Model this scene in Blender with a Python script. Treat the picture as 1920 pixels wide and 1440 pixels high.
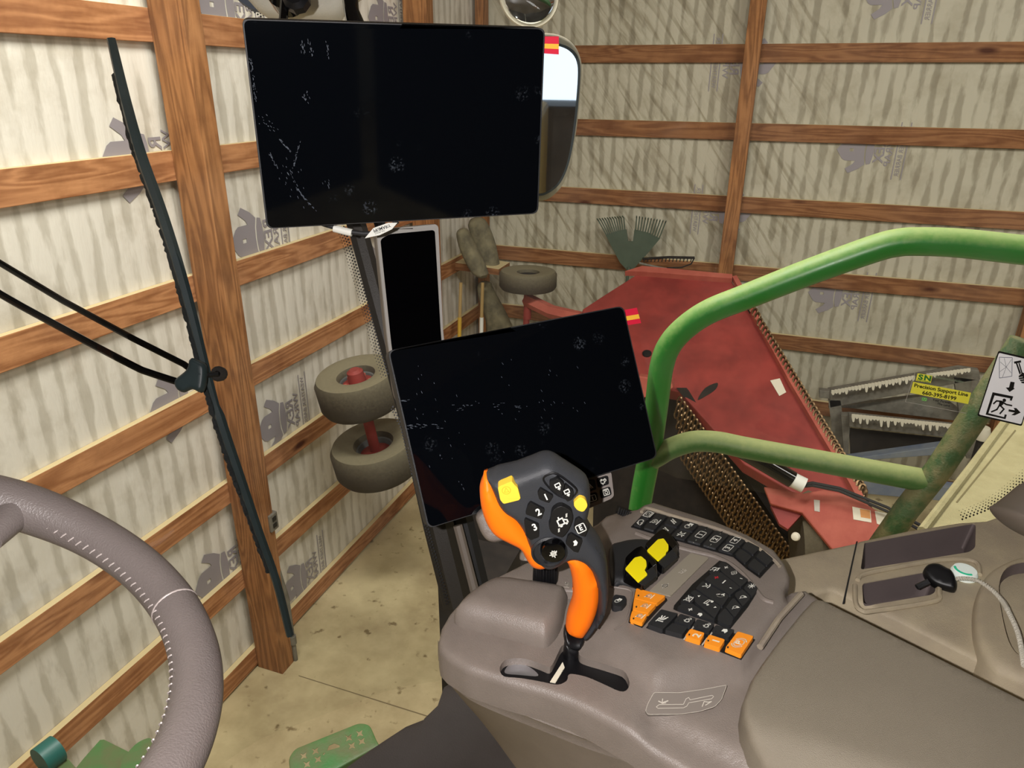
import bpy, math, random
import numpy as np
from mathutils import Vector, Matrix, Quaternion
from mathutils.geometry import delaunay_2d_cdt, tessellate_polygon
random.seed(7)
for o in list(bpy.data.objects): bpy.data.objects.remove(o)
scene = bpy.context.scene
COL = scene.collection
# ------------------------------------------------------------------ camera
CZ = 3.53                                   # eye height over the shed floor (driver's seat of a combine)
FOC, PIT, ROLL, YAW = 1354.187, 0.397788, 0.0072080, 0.342875
_F = np.array([0, math.cos(PIT), -math.sin(PIT)]); _R = np.array([1., 0, 0]); _U = np.cross(_R, _F)
_R2 = _R*math.cos(ROLL)+_U*math.sin(ROLL); _U2 = -_R*math.sin(ROLL)+_U*math.cos(ROLL)
_Z = np.array([[math.cos(YAW), -math.sin(YAW), 0], [math.sin(YAW), math.cos(YAW), 0], [0, 0, 1]])
CF, CR, CU = _Z@_F, _Z@_R2, _Z@_U2
cam = bpy.data.cameras.new('camera'); camo = bpy.data.objects.new('camera', cam); COL.objects.link(camo)
cam.sensor_width = 36; cam.lens = FOC/1920*36; cam.clip_start = 0.02; cam.clip_end = 200
m = Matrix.Identity(4)
for i in range(3):
    m[i][0], m[i][1], m[i][2] = CR[i], CU[i], -CF[i]
m[0][3], m[1][3], m[2][3] = 0, 0, CZ
camo.matrix_world = m
scene.camera = camo
# ------------------------------------------------------------------ world, lamps, exposure
w = bpy.data.worlds.new('world'); scene.world = w; w.use_nodes = True
w.node_tree.nodes['Background'].inputs[0].default_value = (0.75, 0.87, 1.0, 1)
w.node_tree.nodes['Background'].inputs[1].default_value = 1.6
vs = scene.view_settings
vs.view_transform = 'Standard'; vs.look = 'None'; vs.exposure = 0.0; vs.gamma = 1.0; vs.use_curve_mapping = False
def area(name, loc, target, sx, sy, power, color):
    l = bpy.data.lights.new(name, 'AREA'); l.shape = 'RECTANGLE'; l.size = sx; l.size_y = sy; l.energy = power; l.color = color
    o = bpy.data.objects.new(name, l); COL.objects.link(o); o.location = loc
    o.rotation_euler = (Vector(target)-Vector(loc)).to_track_quat('-Z', 'Y').to_euler(); return o
WARM = (1.0, 0.965, 0.915)
area('shed_lamp', (-1.0, 1.6, 5.35), (-2.0, 3.0, 0), 1.6, 0.5, 140, WARM)
area('shed_lamp', (2.2, 3.0, 5.35), (1.2, 6.0, 1.0), 2.0, 0.5, 85, WARM)
area('shed_lamp', (4.5, -1.5, 5.35), (4.0, 0, 0), 2.4, 0.5, 160, WARM)
area('shed_lamp', (-1.2, -1.8, 5.35), (-2.4, -0.5, 0), 1.6, 0.5, 60, WARM)
# the phone's own torch, left of the lens
_fl = np.array([0, 0, CZ])+CR*(-0.045)+CU*0.01
l = bpy.data.lights.new('camera_torch', 'SPOT'); l.energy = 38.0; l.color = (1.0, 0.95, 0.93); l.shadow_soft_size = 0.004; l.spot_size = 2.2; l.spot_blend = 0.6
o = bpy.data.objects.new('camera_torch', l); COL.objects.link(o); o.location = _fl; o.rotation_euler = camo.matrix_world.to_euler()

# ------------------------------------------------------------------ measuring helpers (world metres, z=0 is the shed floor)
def ray(x, y): return CF+CR*((x-960)/FOC)-CU*((y-720)/FOC)
CAM = np.array([0, 0, CZ])
def at_h(x, y, h):                           # point at height h (relative to the eye)
    d = ray(x, y); return CAM+d*(h/d[2])
def at_d(x, y, dep): return CAM+ray(x, y)*dep
def at_y(x, y, wy): d = ray(x, y); return CAM+d*(wy/d[1])
def at_x(x, y, wx): d = ray(x, y); return CAM+d*(wx/d[0])
def KH(h):                                   # mapper onto a level surface
    return lambda x, y, o=0.: at_h(x, y, h)+np.array([0, 0, o])
def PL(P0, n):                               # mapper onto any plane
    n = np.array(n, float); n /= np.linalg.norm(n); P0 = np.array(P0, float)
    if n@(CAM-P0) < 0: n = -n
    def f(x, y, o=0.):
        d = ray(x, y); return CAM+d*(((P0-CAM)@n)/(d@n))+n*o
    f.n = n; return f
def PL3(a, b, c): return PL(a, np.cross(np.array(b)-np.array(a), np.array(c)-np.array(a)))
def PF(P0, M):                               # local frame mapper: M columns u,v,n
    return lambda u, v, o=0.: np.array(P0)+M[:, 0]*u+M[:, 1]*v+M[:, 2]*o

# ------------------------------------------------------------------ materials
MATS = {}
def srgb(r, g, b):
    f = lambda c: (c/255/12.92) if c/255 <= .04045 else ((c/255+.055)/1.055)**2.4
    return (f(r), f(g), f(b), 1)
def mat(name, rgb, rough=.6, metal=0., var=.0, vscale=8., bump=.0, bscale=200., spec=.5, rgb2=None, rvar=0.0, coat=0., stretch=(1,1,1), lo=.35, hi=.65, emit=None):
    if name in MATS: return MATS[name]
    M = bpy.data.materials.new(name); M.use_nodes = True; nt = M.node_tree; N = nt.nodes; L = nt.links
    b = N['Principled BSDF']; c = srgb(*rgb)
    b.inputs['Base Color'].default_value = c; b.inputs['Roughness'].default_value = rough; b.inputs['Metallic'].default_value = metal
    b.inputs['Specular IOR Level'].default_value = spec; b.inputs['Coat Weight'].default_value = coat
    tc = N.new('ShaderNodeTexCoord'); mp = N.new('ShaderNodeMapping'); mp.inputs['Scale'].default_value = stretch
    L.new(tc.outputs['Object'], mp.inputs[0])
    if rgb2 or var:
        nz = N.new('ShaderNodeTexNoise'); nz.inputs['Scale'].default_value = vscale; nz.inputs['Detail'].default_value = 6; nz.inputs['Roughness'].default_value = .6
        L.new(mp.outputs[0], nz.inputs['Vector'])
        rp = N.new('ShaderNodeValToRGB'); rp.color_ramp.elements[0].position = lo; rp.color_ramp.elements[1].position = hi
        c2 = srgb(*rgb2) if rgb2 else tuple(list(np.array(c[:3])*(1-var))+[1])
        rp.color_ramp.elements[0].color = c2; rp.color_ramp.elements[1].color = c
        L.new(nz.outputs[0], rp.inputs[0]); L.new(rp.outputs[0], b.inputs['Base Color'])
        if rvar:
            mr = N.new('ShaderNodeMapRange'); mr.inputs[3].default_value = min(1, rough+rvar); mr.inputs[4].default_value = rough
            L.new(nz.outputs[0], mr.inputs[0]); L.new(mr.outputs[0], b.inputs['Roughness'])
    if bump:
        n2 = N.new('ShaderNodeTexNoise'); n2.inputs['Scale'].default_value = bscale; n2.inputs['Detail'].default_value = 3
        L.new(mp.outputs[0], n2.inputs['Vector'])
        bp = N.new('ShaderNodeBump'); bp.inputs['Strength'].default_value = bump; bp.inputs['Distance'].default_value = .002
        L.new(n2.outputs[0], bp.inputs['Height']); L.new(bp.outputs[0], b.inputs['Normal'])
    if emit:
        b.inputs['Emission Color'].default_value = srgb(*emit[0]); b.inputs['Emission Strength'].default_value = emit[1]
    MATS[name] = M; return M

def wood(name, light, dark, axis, knot=True):
    """softwood board: grain runs along the given object axis"""
    if name in MATS: return MATS[name]
    M = bpy.data.materials.new(name); M.use_nodes = True; nt = M.node_tree; N = nt.nodes; L = nt.links
    b = N['Principled BSDF']; b.inputs['Roughness'].default_value = .75; b.inputs['Specular IOR Level'].default_value = .25
    tc = N.new('ShaderNodeTexCoord'); oi = N.new('ShaderNodeObjectInfo')
    add = N.new('ShaderNodeVectorMath'); add.operation = 'ADD'
    mul = N.new('ShaderNodeVectorMath'); mul.operation = 'SCALE'; mul.inputs['Scale'].default_value = 40
    L.new(oi.outputs['Random'], mul.inputs[0]); L.new(tc.outputs['Object'], add.inputs[0]); L.new(mul.outputs[0], add.inputs[1])
    mp = N.new('ShaderNodeMapping'); s = [9., 9., 9.]; s[axis] = .75; mp.inputs['Scale'].default_value = s
    L.new(add.outputs[0], mp.inputs[0])
    n1 = N.new('ShaderNodeTexNoise'); n1.inputs['Scale'].default_value = 1.0; n1.inputs['Detail'].default_value = 2; n1.inputs['Distortion'].default_value = .5
    L.new(mp.outputs[0], n1.inputs['Vector'])
    # rings: sine of noise
    ms = N.new('ShaderNodeMath'); ms.operation = 'MULTIPLY'; ms.inputs[1].default_value = 52; L.new(n1.outputs[0], ms.inputs[0])
    sn = N.new('ShaderNodeMath'); sn.operation = 'SINE'; L.new(ms.outputs[0], sn.inputs[0])
    n3 = N.new('ShaderNodeTexNoise'); n3.inputs['Scale'].default_value = 14; n3.inputs['Detail'].default_value = 5; L.new(mp.outputs[0], n3.inputs['Vector'])
    mr = N.new('ShaderNodeMapRange'); mr.inputs[1].default_value = -1; mr.inputs[2].default_value = 1; mr.inputs[3].default_value = 0; mr.inputs[4].default_value = .55
    L.new(sn.outputs[0], mr.inputs[0])
    ad = N.new('ShaderNodeMath'); ad.operation = 'ADD'; L.new(mr.outputs[0], ad.inputs[0])
    m3 = N.new('ShaderNodeMath'); m3.operation = 'MULTIPLY'; m3.inputs[1].default_value = .6; L.new(n3.outputs[0], m3.inputs[0]); L.new(m3.outputs[0], ad.inputs[1])
    rp = N.new('ShaderNodeValToRGB'); rp.color_ramp.elements[0].position = .15; rp.color_ramp.elements[0].color = srgb(*light)
    rp.color_ramp.elements[1].position = .95; rp.color_ramp.elements[1].color = srgb(*dark)
    L.new(ad.outputs[0], rp.inputs[0])
    last = rp.outputs[0]
    # knots and grime
    mk = N.new('ShaderNodeMapping'); s = [5., 5., 5.]; s[axis] = 1.6; mk.inputs['Scale'].default_value = s; L.new(add.outputs[0], mk.inputs[0])
    vo = N.new('ShaderNodeTexVoronoi'); vo.inputs['Scale'].default_value = .8; L.new(mk.outputs[0], vo.inputs['Vector'])
    rk = N.new('ShaderNodeValToRGB'); rk.color_ramp.elements[0].position = .05; rk.color_ramp.elements[0].color = (.25, .13, .07, 1); rk.color_ramp.elements[1].position = .13; rk.color_ramp.elements[1].color = (1, 1, 1, 1)
    L.new(vo.outputs['Distance'], rk.inputs[0])
    mx = N.new('ShaderNodeMixRGB'); mx.blend_type = 'MULTIPLY'; mx.inputs[0].default_value = 1; L.new(last, mx.inputs[1]); L.new(rk.outputs[0], mx.inputs[2])
    n4 = N.new('ShaderNodeTexNoise'); n4.inputs['Scale'].default_value = 3.0; n4.inputs['Detail'].default_value = 8; n4.inputs['Roughness'].default_value = .7; L.new(add.outputs[0], n4.inputs['Vector'])
    r4 = N.new('ShaderNodeValToRGB'); r4.color_ramp.elements[0].position = .3; r4.color_ramp.elements[0].color = (.62, .55, .5, 1); r4.color_ramp.elements[1].position = .55; r4.color_ramp.elements[1].color = (1, 1, 1, 1)
    L.new(n4.outputs[0], r4.inputs[0])
    mx2 = N.new('ShaderNodeMixRGB'); mx2.blend_type = 'MULTIPLY'; mx2.inputs[0].default_value = .9; L.new(mx.outputs[0], mx2.inputs[1]); L.new(r4.outputs[0], mx2.inputs[2])
    ge = N.new('ShaderNodeNewGeometry'); sz = N.new('ShaderNodeSeparateXYZ'); L.new(ge.outputs['Normal'], sz.inputs[0])
    md = N.new('ShaderNodeMapRange'); md.inputs[1].default_value = .6; md.inputs[2].default_value = .9; L.new(sz.outputs[2], md.inputs[0])
    mx5 = N.new('ShaderNodeMixRGB'); mx5.inputs[2].default_value = srgb(214, 196, 150); L.new(md.outputs[0], mx5.inputs[0]); L.new(mx2.outputs[0], mx5.inputs[1])
    L.new(mx5.outputs[0], b.inputs['Base Color'])
    bp = N.new('ShaderNodeBump'); bp.inputs['Strength'].default_value = .25; bp.inputs['Distance'].default_value = .002; L.new(ad.outputs[0], bp.inputs['Height']); L.new(bp.outputs[0], b.inputs['Normal'])
    MATS[name] = M; return M

def wrap_mat(name, c_light, c_dark, axis, wrinkle=False):
    """translucent house wrap over ribbed steel: vertical stripes where the ribs touch"""
    M = bpy.data.materials.new(name); M.use_nodes = True; nt = M.node_tree; N = nt.nodes; L = nt.links
    b = N['Principled BSDF']; b.inputs['Roughness'].default_value = .55; b.inputs['Specular IOR Level'].default_value = .3
    tc = N.new('ShaderNodeTexCoord')
    mp = N.new('ShaderNodeMapping'); s = [.01, .01, .25]; s[axis] = 1.; mp.inputs['Scale'].default_value = s
    L.new(tc.outputs['Object'], mp.inputs[0])
    n1 = N.new('ShaderNodeTexNoise'); n1.inputs['Scale'].default_value = 11; n1.inputs['Detail'].default_value = 4; n1.inputs['Roughness'].default_value = .6
    L.new(mp.outputs[0], n1.inputs['Vector'])
    wv = N.new('ShaderNodeTexWave'); wv.wave_type = 'BANDS'; wv.bands_direction = 'XYZ'[axis]; wv.inputs['Scale'].default_value = 3.0; wv.inputs['Distortion'].default_value = 1.2; wv.inputs['Detail'].default_value = 2; wv.inputs['Detail Scale'].default_value = 2
    L.new(mp.outputs[0], wv.inputs['Vector'])
    mx0 = N.new('ShaderNodeMath'); mx0.operation = 'MULTIPLY_ADD'; mx0.inputs[1].default_value = .28; L.new(wv.outputs['Fac'], mx0.inputs[0]); L.new(n1.outputs[0], mx0.inputs[2])
    rp = N.new('ShaderNodeValToRGB'); rp.color_ramp.elements[0].position = .50; rp.color_ramp.elements[0].color = srgb(*c_dark); rp.color_ramp.elements[1].position = .64; rp.color_ramp.elements[1].color = srgb(*c_light)
    L.new(mx0.outputs[0], rp.inputs[0])
    n2 = N.new('ShaderNodeTexNoise'); n2.inputs['Scale'].default_value = 2.2; n2.inputs['Detail'].default_value = 9; n2.inputs['Roughness'].default_value = .7
    L.new(tc.outputs['Object'], n2.inputs['Vector'])
    r2 = N.new('ShaderNodeValToRGB'); r2.color_ramp.elements[0].position = .32; r2.color_ramp.elements[0].color = (.74, .71, .66, 1); r2.color_ramp.elements[1].position = .5; r2.color_ramp.elements[1].color = (1, 1, 1, 1)
    L.new(n2.outputs[0], r2.inputs[0])
    mx = N.new('ShaderNodeMixRGB'); mx.blend_type = 'MULTIPLY'; mx.inputs[0].default_value = .8; L.new(rp.outputs[0], mx.inputs[1]); L.new(r2.outputs[0], mx.inputs[2])
    last = mx.outputs[0]; hsrc = mx0.outputs[0]
    if wrinkle:
        sep = N.new('ShaderNodeSeparateXYZ'); L.new(tc.outputs['Object'], sep.inputs[0])
        rot = N.new('ShaderNodeMapping'); rot0 = N.new('ShaderNodeMapping'); rot0.inputs['Rotation'].default_value = (0, math.radians(-52), 0); L.new(tc.outputs['Object'], rot0.inputs[0]); rot.inputs['Scale'].default_value = (1.0, 1, 8)
        L.new(rot0.outputs[0], rot.inputs[0])
        n5 = N.new('ShaderNodeTexNoise'); n5.inputs['Scale'].default_value = 1.8; n5.inputs['Detail'].default_value = 5; n5.inputs['Distortion'].default_value = .8; L.new(rot.outputs[0], n5.inputs['Vector'])
        r5 = N.new('ShaderNodeValToRGB'); r5.color_ramp.elements[0].position = .36; r5.color_ramp.elements[0].color = (.66, .63, .57, 1); r5.color_ramp.elements[1].position = .5; r5.color_ramp.elements[1].color = (1, 1, 1, 1)
        L.new(n5.outputs[0], r5.inputs[0])
        mk = N.new('ShaderNodeMapRange'); mk.inputs[1].default_value = -3.9; mk.inputs[2].default_value = -4.7; L.new(sep.outputs[0], mk.inputs[0])
        mx3 = N.new('ShaderNodeMixRGB'); mx3.blend_type = 'MULTIPLY'; L.new(mk.outputs[0], mx3.inputs[0]); L.new(last, mx3.inputs[1]); L.new(r5.outputs[0], mx3.inputs[2])
        last = mx3.outputs[0]
        am = N.new('ShaderNodeMath'); am.operation = 'MULTIPLY'; L.new(n5.outputs[0], am.inputs[0]); L.new(mk.outputs[0], am.inputs[1])
        aa = N.new('ShaderNodeMath'); aa.operation = 'ADD'; L.new(am.outputs[0], aa.inputs[0]); L.new(mx0.outputs[0], aa.inputs[1]); hsrc = aa.outputs[0]
    L.new(last, b.inputs['Base Color'])
    bp = N.new('ShaderNodeBump'); bp.inputs['Strength'].default_value = .5; bp.inputs['Distance'].default_value = .012; L.new(hsrc, bp.inputs['Height']); L.new(bp.outputs[0], b.inputs['Normal'])
    MATS[name] = M; return M

def floor_mat():
    M = bpy.data.materials.new('concrete'); M.use_nodes = True; nt = M.node_tree; N = nt.nodes; L = nt.links
    b = N['Principled BSDF']; b.inputs['Roughness'].default_value = .85; b.inputs['Specular IOR Level'].default_value = .25
    tc = N.new('ShaderNodeTexCoord')
    n1 = N.new('ShaderNodeTexNoise'); n1.inputs['Scale'].default_value = 1.6; n1.inputs['Detail'].default_value = 9; n1.inputs['Roughness'].default_value = .62; L.new(tc.outputs['Object'], n1.inputs['Vector'])
    rp = N.new('ShaderNodeValToRGB'); rp.color_ramp.elements[0].position = .33; rp.color_ramp.elements[0].color = srgb(168, 152, 114); rp.color_ramp.elements[1].position = .62; rp.color_ramp.elements[1].color = srgb(214, 200, 156)
    L.new(n1.outputs[0], rp.inputs[0])
    n2 = N.new('ShaderNodeTexNoise'); n2.inputs['Scale'].default_value = 14; n2.inputs['Detail'].default_value = 4; L.new(tc.outputs['Object'], n2.inputs['Vector'])
    r2 = N.new('ShaderNodeValToRGB'); r2.color_ramp.elements[0].position = .27; r2.color_ramp.elements[0].color = (.35, .3, .24, 1); r2.color_ramp.elements[1].position = .36; r2.color_ramp.elements[1].color = (1, 1, 1, 1)
    L.new(n2.outputs[0], r2.inputs[0])
    mx = N.new('ShaderNodeMixRGB'); mx.blend_type = 'MULTIPLY'; mx.inputs[0].default_value = .85; L.new(rp.outputs[0], mx.inputs[1]); L.new(r2.outputs[0], mx.inputs[2])
    L.new(mx.outputs[0], b.inputs['Base Color'])
    bp = N.new('ShaderNodeBump'); bp.inputs['Strength'].default_value = .3; bp.inputs['Distance'].default_value = .01; L.new(n1.outputs[0], bp.inputs['Height']); L.new(bp.outputs[0], b.inputs['Normal'])
    return M

def glass_mat(name, tint, refl=.05):
    M = bpy.data.materials.new(name); M.use_nodes = True; nt = M.node_tree; N = nt.nodes; L = nt.links
    N.remove(N['Principled BSDF']); out = N['Material Output']
    t = N.new('ShaderNodeBsdfTransparent'); t.inputs[0].default_value = tint
    g = N.new('ShaderNodeBsdfGlossy'); g.inputs['Roughness'].default_value = .01
    d = N.new('ShaderNodeBsdfDiffuse'); d.inputs[0].default_value = (.8, .78, .7, 1)
    mx = N.new('ShaderNodeMixShader'); fr = N.new('ShaderNodeFresnel'); fr.inputs[0].default_value = 1.3
    L.new(fr.outputs[0], mx.inputs[0]); L.new(t.outputs[0], mx.inputs[1]); L.new(g.outputs[0], mx.inputs[2])
    # thin film of dust
    tc = N.new('ShaderNodeTexCoord'); nz = N.new('ShaderNodeTexNoise'); nz.inputs['Scale'].default_value = 7; nz.inputs['Detail'].default_value = 8; L.new(tc.outputs['Object'], nz.inputs['Vector'])
    mr = N.new('ShaderNodeMapRange'); mr.inputs[1].default_value = .45; mr.inputs[2].default_value = .8; mr.inputs[3].default_value = .004; mr.inputs[4].default_value = .04; L.new(nz.outputs[0], mr.inputs[0])
    m2 = N.new('ShaderNodeMixShader'); L.new(mr.outputs[0], m2.inputs[0]); L.new(mx.outputs[0], m2.inputs[1]); L.new(d.outputs[0], m2.inputs[2])
    L.new(m2.outputs[0], out.inputs[0]); MATS[name] = M; return M

def screen_mat():
    """glossy black touch screen with dusty finger marks"""
    M = bpy.data.materials.new('screen_glass'); M.use_nodes = True; nt = M.node_tree; N = nt.nodes; L = nt.links
    b = N['Principled BSDF']; b.inputs['Roughness'].default_value = .05; b.inputs['Specular IOR Level'].default_value = .35
    tc = N.new('ShaderNodeTexCoord')
    vo = N.new('ShaderNodeTexVoronoi'); vo.inputs['Scale'].default_value = 26; L.new(tc.outputs['Object'], vo.inputs['Vector'])
    nz = N.new('ShaderNodeTexNoise'); nz.inputs['Scale'].default_value = 9; nz.inputs['Detail'].default_value = 3; L.new(tc.outputs['Object'], nz.inputs['Vector'])
    nf = N.new('ShaderNodeTexNoise'); nf.inputs['Scale'].default_value = 380; nf.inputs['Detail'].default_value = 3; L.new(tc.outputs['Object'], nf.inputs['Vector'])
    r1 = N.new('ShaderNodeMapRange'); r1.inputs[1].default_value = .26; r1.inputs[2].default_value = .16; r1.inputs[3].default_value = 0; r1.inputs[4].default_value = 1; L.new(vo.outputs['Distance'], r1.inputs[0])
    r2 = N.new('ShaderNodeMapRange'); r2.inputs[1].default_value = .50; r2.inputs[2].default_value = .64; L.new(nz.outputs[0], r2.inputs[0])
    r3 = N.new('ShaderNodeMapRange'); r3.inputs[1].default_value = .5; r3.inputs[2].default_value = .75; L.new(nf.outputs[0], r3.inputs[0])
    m1 = N.new('ShaderNodeMath'); m1.operation = 'MULTIPLY'; L.new(r1.outputs[0], m1.inputs[0]); L.new(r2.outputs[0], m1.inputs[1])
    m2 = N.new('ShaderNodeMath'); m2.operation = 'MULTIPLY'; L.new(m1.outputs[0], m2.inputs[0]); L.new(r3.outputs[0], m2.inputs[1])
    cr = N.new('ShaderNodeValToRGB'); cr.color_ramp.elements[0].color = (.0015, .002, .003, 1); cr.color_ramp.elements[1].color = (.06, .07, .085, 1); L.new(m2.outputs[0], cr.inputs[0])
    L.new(cr.outputs[0], b.inputs['Base Color']); MATS['screen_glass'] = M; return M

CONS = mat('console_plastic', (129, 119, 111), .4, var=.10, vscale=30, bump=.3, bscale=900, spec=.5)
CONSD = mat('console_dusty_plastic', (164, 152, 130), .62, rgb2=(140, 128, 116), vscale=22, bump=.35, bscale=900)
PADM = mat('armrest_vinyl', (134, 125, 109), .5, var=.08, vscale=10, bump=.5, bscale=1400, spec=.4)
SILL = mat('side_panel_plastic', (196, 182, 153), .6, rgb2=(176, 162, 139), vscale=14, bump=.4, bscale=900)
SHADOWY = mat('tray_shade', (118, 106, 104), .7, var=.1, vscale=12)  # recess walls darker than the ledge: their shade put into the colour
LEATHER = mat('wheel_leather', (100, 92, 89), .4, var=.10, vscale=26, bump=.3, bscale=700, spec=.5)
BLK = mat('black_plastic', (16, 16, 18), .4, spec=.4)
BLKM = mat('black_matt_plastic', (30, 31, 33), .55, bump=.2, bscale=1200)
BLKG = mat('black_gloss', (6, 6, 7), .12, spec=.5)
GRIPB = mat('grip_charcoal_rubber', (50, 52, 56), .5, var=.1, vscale=30, bump=.25, bscale=1500)
KEY = mat('key_black_rubber', (34, 35, 37), .5, bump=.2, bscale=1500)
KEYF = mat('key_frame_black', (14, 14, 15), .5)
WHITE = mat('white_print', (225, 225, 215), .6)
GREYP = mat('grey_print', (185, 178, 165), .6)
RED = mat('red_print', (190, 40, 50), .6)
ORG = mat('orange_rubber', (255, 120, 14), .5, spec=.3)
ORGK = mat('orange_key', (246, 148, 32), .5)
YEL = mat('yellow_plastic', (250, 232, 12), .45)
YELK = mat('yellow_key', (240, 200, 62), .45)
STEEL = mat('brushed_steel', (190, 190, 195), .3, metal=.9)
PALE = mat('pale_grey_frame', (176, 172, 166), .6, bump=.6, bscale=1500)
BEIGE = mat('beige_trim', (118, 108, 98), .55)
SCR = screen_mat()
SCRB = mat('display_black_glass', (3, 3, 4), .08, spec=.25)
TRIMD = mat('dark_trim', (44, 40, 34), .5, bump=.3, bscale=800)
GREEN = mat('green_paint_dusty', (62, 128, 58), .38, rgb2=(136, 146, 96), vscale=22, bump=.5, bscale=300, rvar=.4, lo=.38, hi=.56, spec=.5)
def dust_green(name, base, dust, lo, hi, rough):
    M = bpy.data.materials.new(name); M.use_nodes = True; nt = M.node_tree; N = nt.nodes; L = nt.links; b = N['Principled BSDF']
    tc = N.new('ShaderNodeTexCoord'); ge = N.new('ShaderNodeNewGeometry'); sp = N.new('ShaderNodeSeparateXYZ'); L.new(ge.outputs['Normal'], sp.inputs[0])
    nz = N.new('ShaderNodeTexNoise'); nz.inputs['Scale'].default_value = 60; nz.inputs['Detail'].default_value = 6; nz.inputs['Roughness'].default_value = .75; L.new(tc.outputs['Object'], nz.inputs['Vector'])
    ad = N.new('ShaderNodeMath'); ad.operation = 'MULTIPLY_ADD'; ad.inputs[1].default_value = .9; L.new(nz.outputs[0], ad.inputs[0]); L.new(sp.outputs[2], ad.inputs[2])
    mr = N.new('ShaderNodeMapRange'); mr.inputs[1].default_value = lo; mr.inputs[2].default_value = hi; mr.inputs[4].default_value = .72; L.new(ad.outputs[0], mr.inputs[0])
    mx = N.new('ShaderNodeMixRGB'); mx.inputs[1].default_value = srgb(*base); mx.inputs[2].default_value = srgb(*dust); L.new(mr.outputs[0], mx.inputs[0]); L.new(mx.outputs[0], b.inputs['Base Color'])
    m2 = N.new('ShaderNodeMapRange'); m2.inputs[3].default_value = rough; m2.inputs[4].default_value = .85; L.new(mr.outputs[0], m2.inputs[0]); L.new(m2.outputs[0], b.inputs['Roughness']); return M
GREENR = dust_green('rail_green_dusty', (44, 128, 44), (176, 184, 116), .5, 1.55, .3)
GREENL = dust_green('rail_green_very_dusty', (62, 110, 50), (176, 178, 116), .35, 1.45, .4)
RUBBER = dust_green('tyre_rubber', (62, 55, 44), (140, 132, 104), .25, 1.5, .8)
GREEND = mat('green_paint_grimy', (60, 92, 48), .6, rgb2=(120, 118, 78), vscale=26, bump=.8, bscale=260, lo=.4, hi=.6)
GREENS = mat('green_sheet_metal', (58, 112, 56), .5, rgb2=(92, 96, 62), vscale=9, bump=.4, bscale=120)
REDP = mat('faded_red_paint', (152, 58, 50), .65, rgb2=(124, 44, 38), vscale=4, bump=.2, bscale=60)
REDL = mat('dusty_red_paint', (184, 98, 80), .75, rgb2=(164, 78, 64), vscale=5, bump=.2, bscale=80)
GRIME_SHADE = mat('grimy_steel_and_shade', (40, 34, 28), .85, rgb2=(24, 20, 16), vscale=7)  # grimy steel, also the flat dark put in for shade
CHAIN = mat('rusty_chain', (150, 124, 88), .36, metal=.8, rgb2=(84, 62, 42), vscale=60)
WRAPA = wrap_mat('house_wrap_left', (224, 219, 206), (197, 191, 176), 1)
WRAPB = wrap_mat('house_wrap_back', (190, 185, 165), (158, 152, 132), 0, True)
PRINT = mat('wrap_print', (146, 140, 144), .6)
WOODY = wood('girt_wood_left', (198, 142, 96), (150, 98, 60), 1)
WOODX = wood('girt_wood_back', (158, 112, 74), (118, 76, 46), 0)
WOODZ = wood('post_wood', (176, 124, 78), (126, 84, 50), 2)
GALV = mat('galvanised_frame', (134, 130, 118), .6, metal=.2, rgb2=(104, 100, 90), vscale=12)
CREAM = mat('dried_white_paint', (224, 218, 196), .7)
BLUEB = mat('blue_grey_beam', (134, 140, 142), .7, rgb2=(100, 112, 134), vscale=5)
DUSTP = mat('dusty_cream_panel', (168, 160, 120), .85, rgb2=(152, 144, 104), vscale=16, bump=1.0, bscale=240, lo=.3, hi=.7)
CANVAS = mat('dusty_canvas', (134, 126, 98), .9, rgb2=(94, 88, 70), vscale=9, bump=.5, bscale=40)
CLEAR = glass_mat('cab_glass', (.97, .98, .96, 1))

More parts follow.
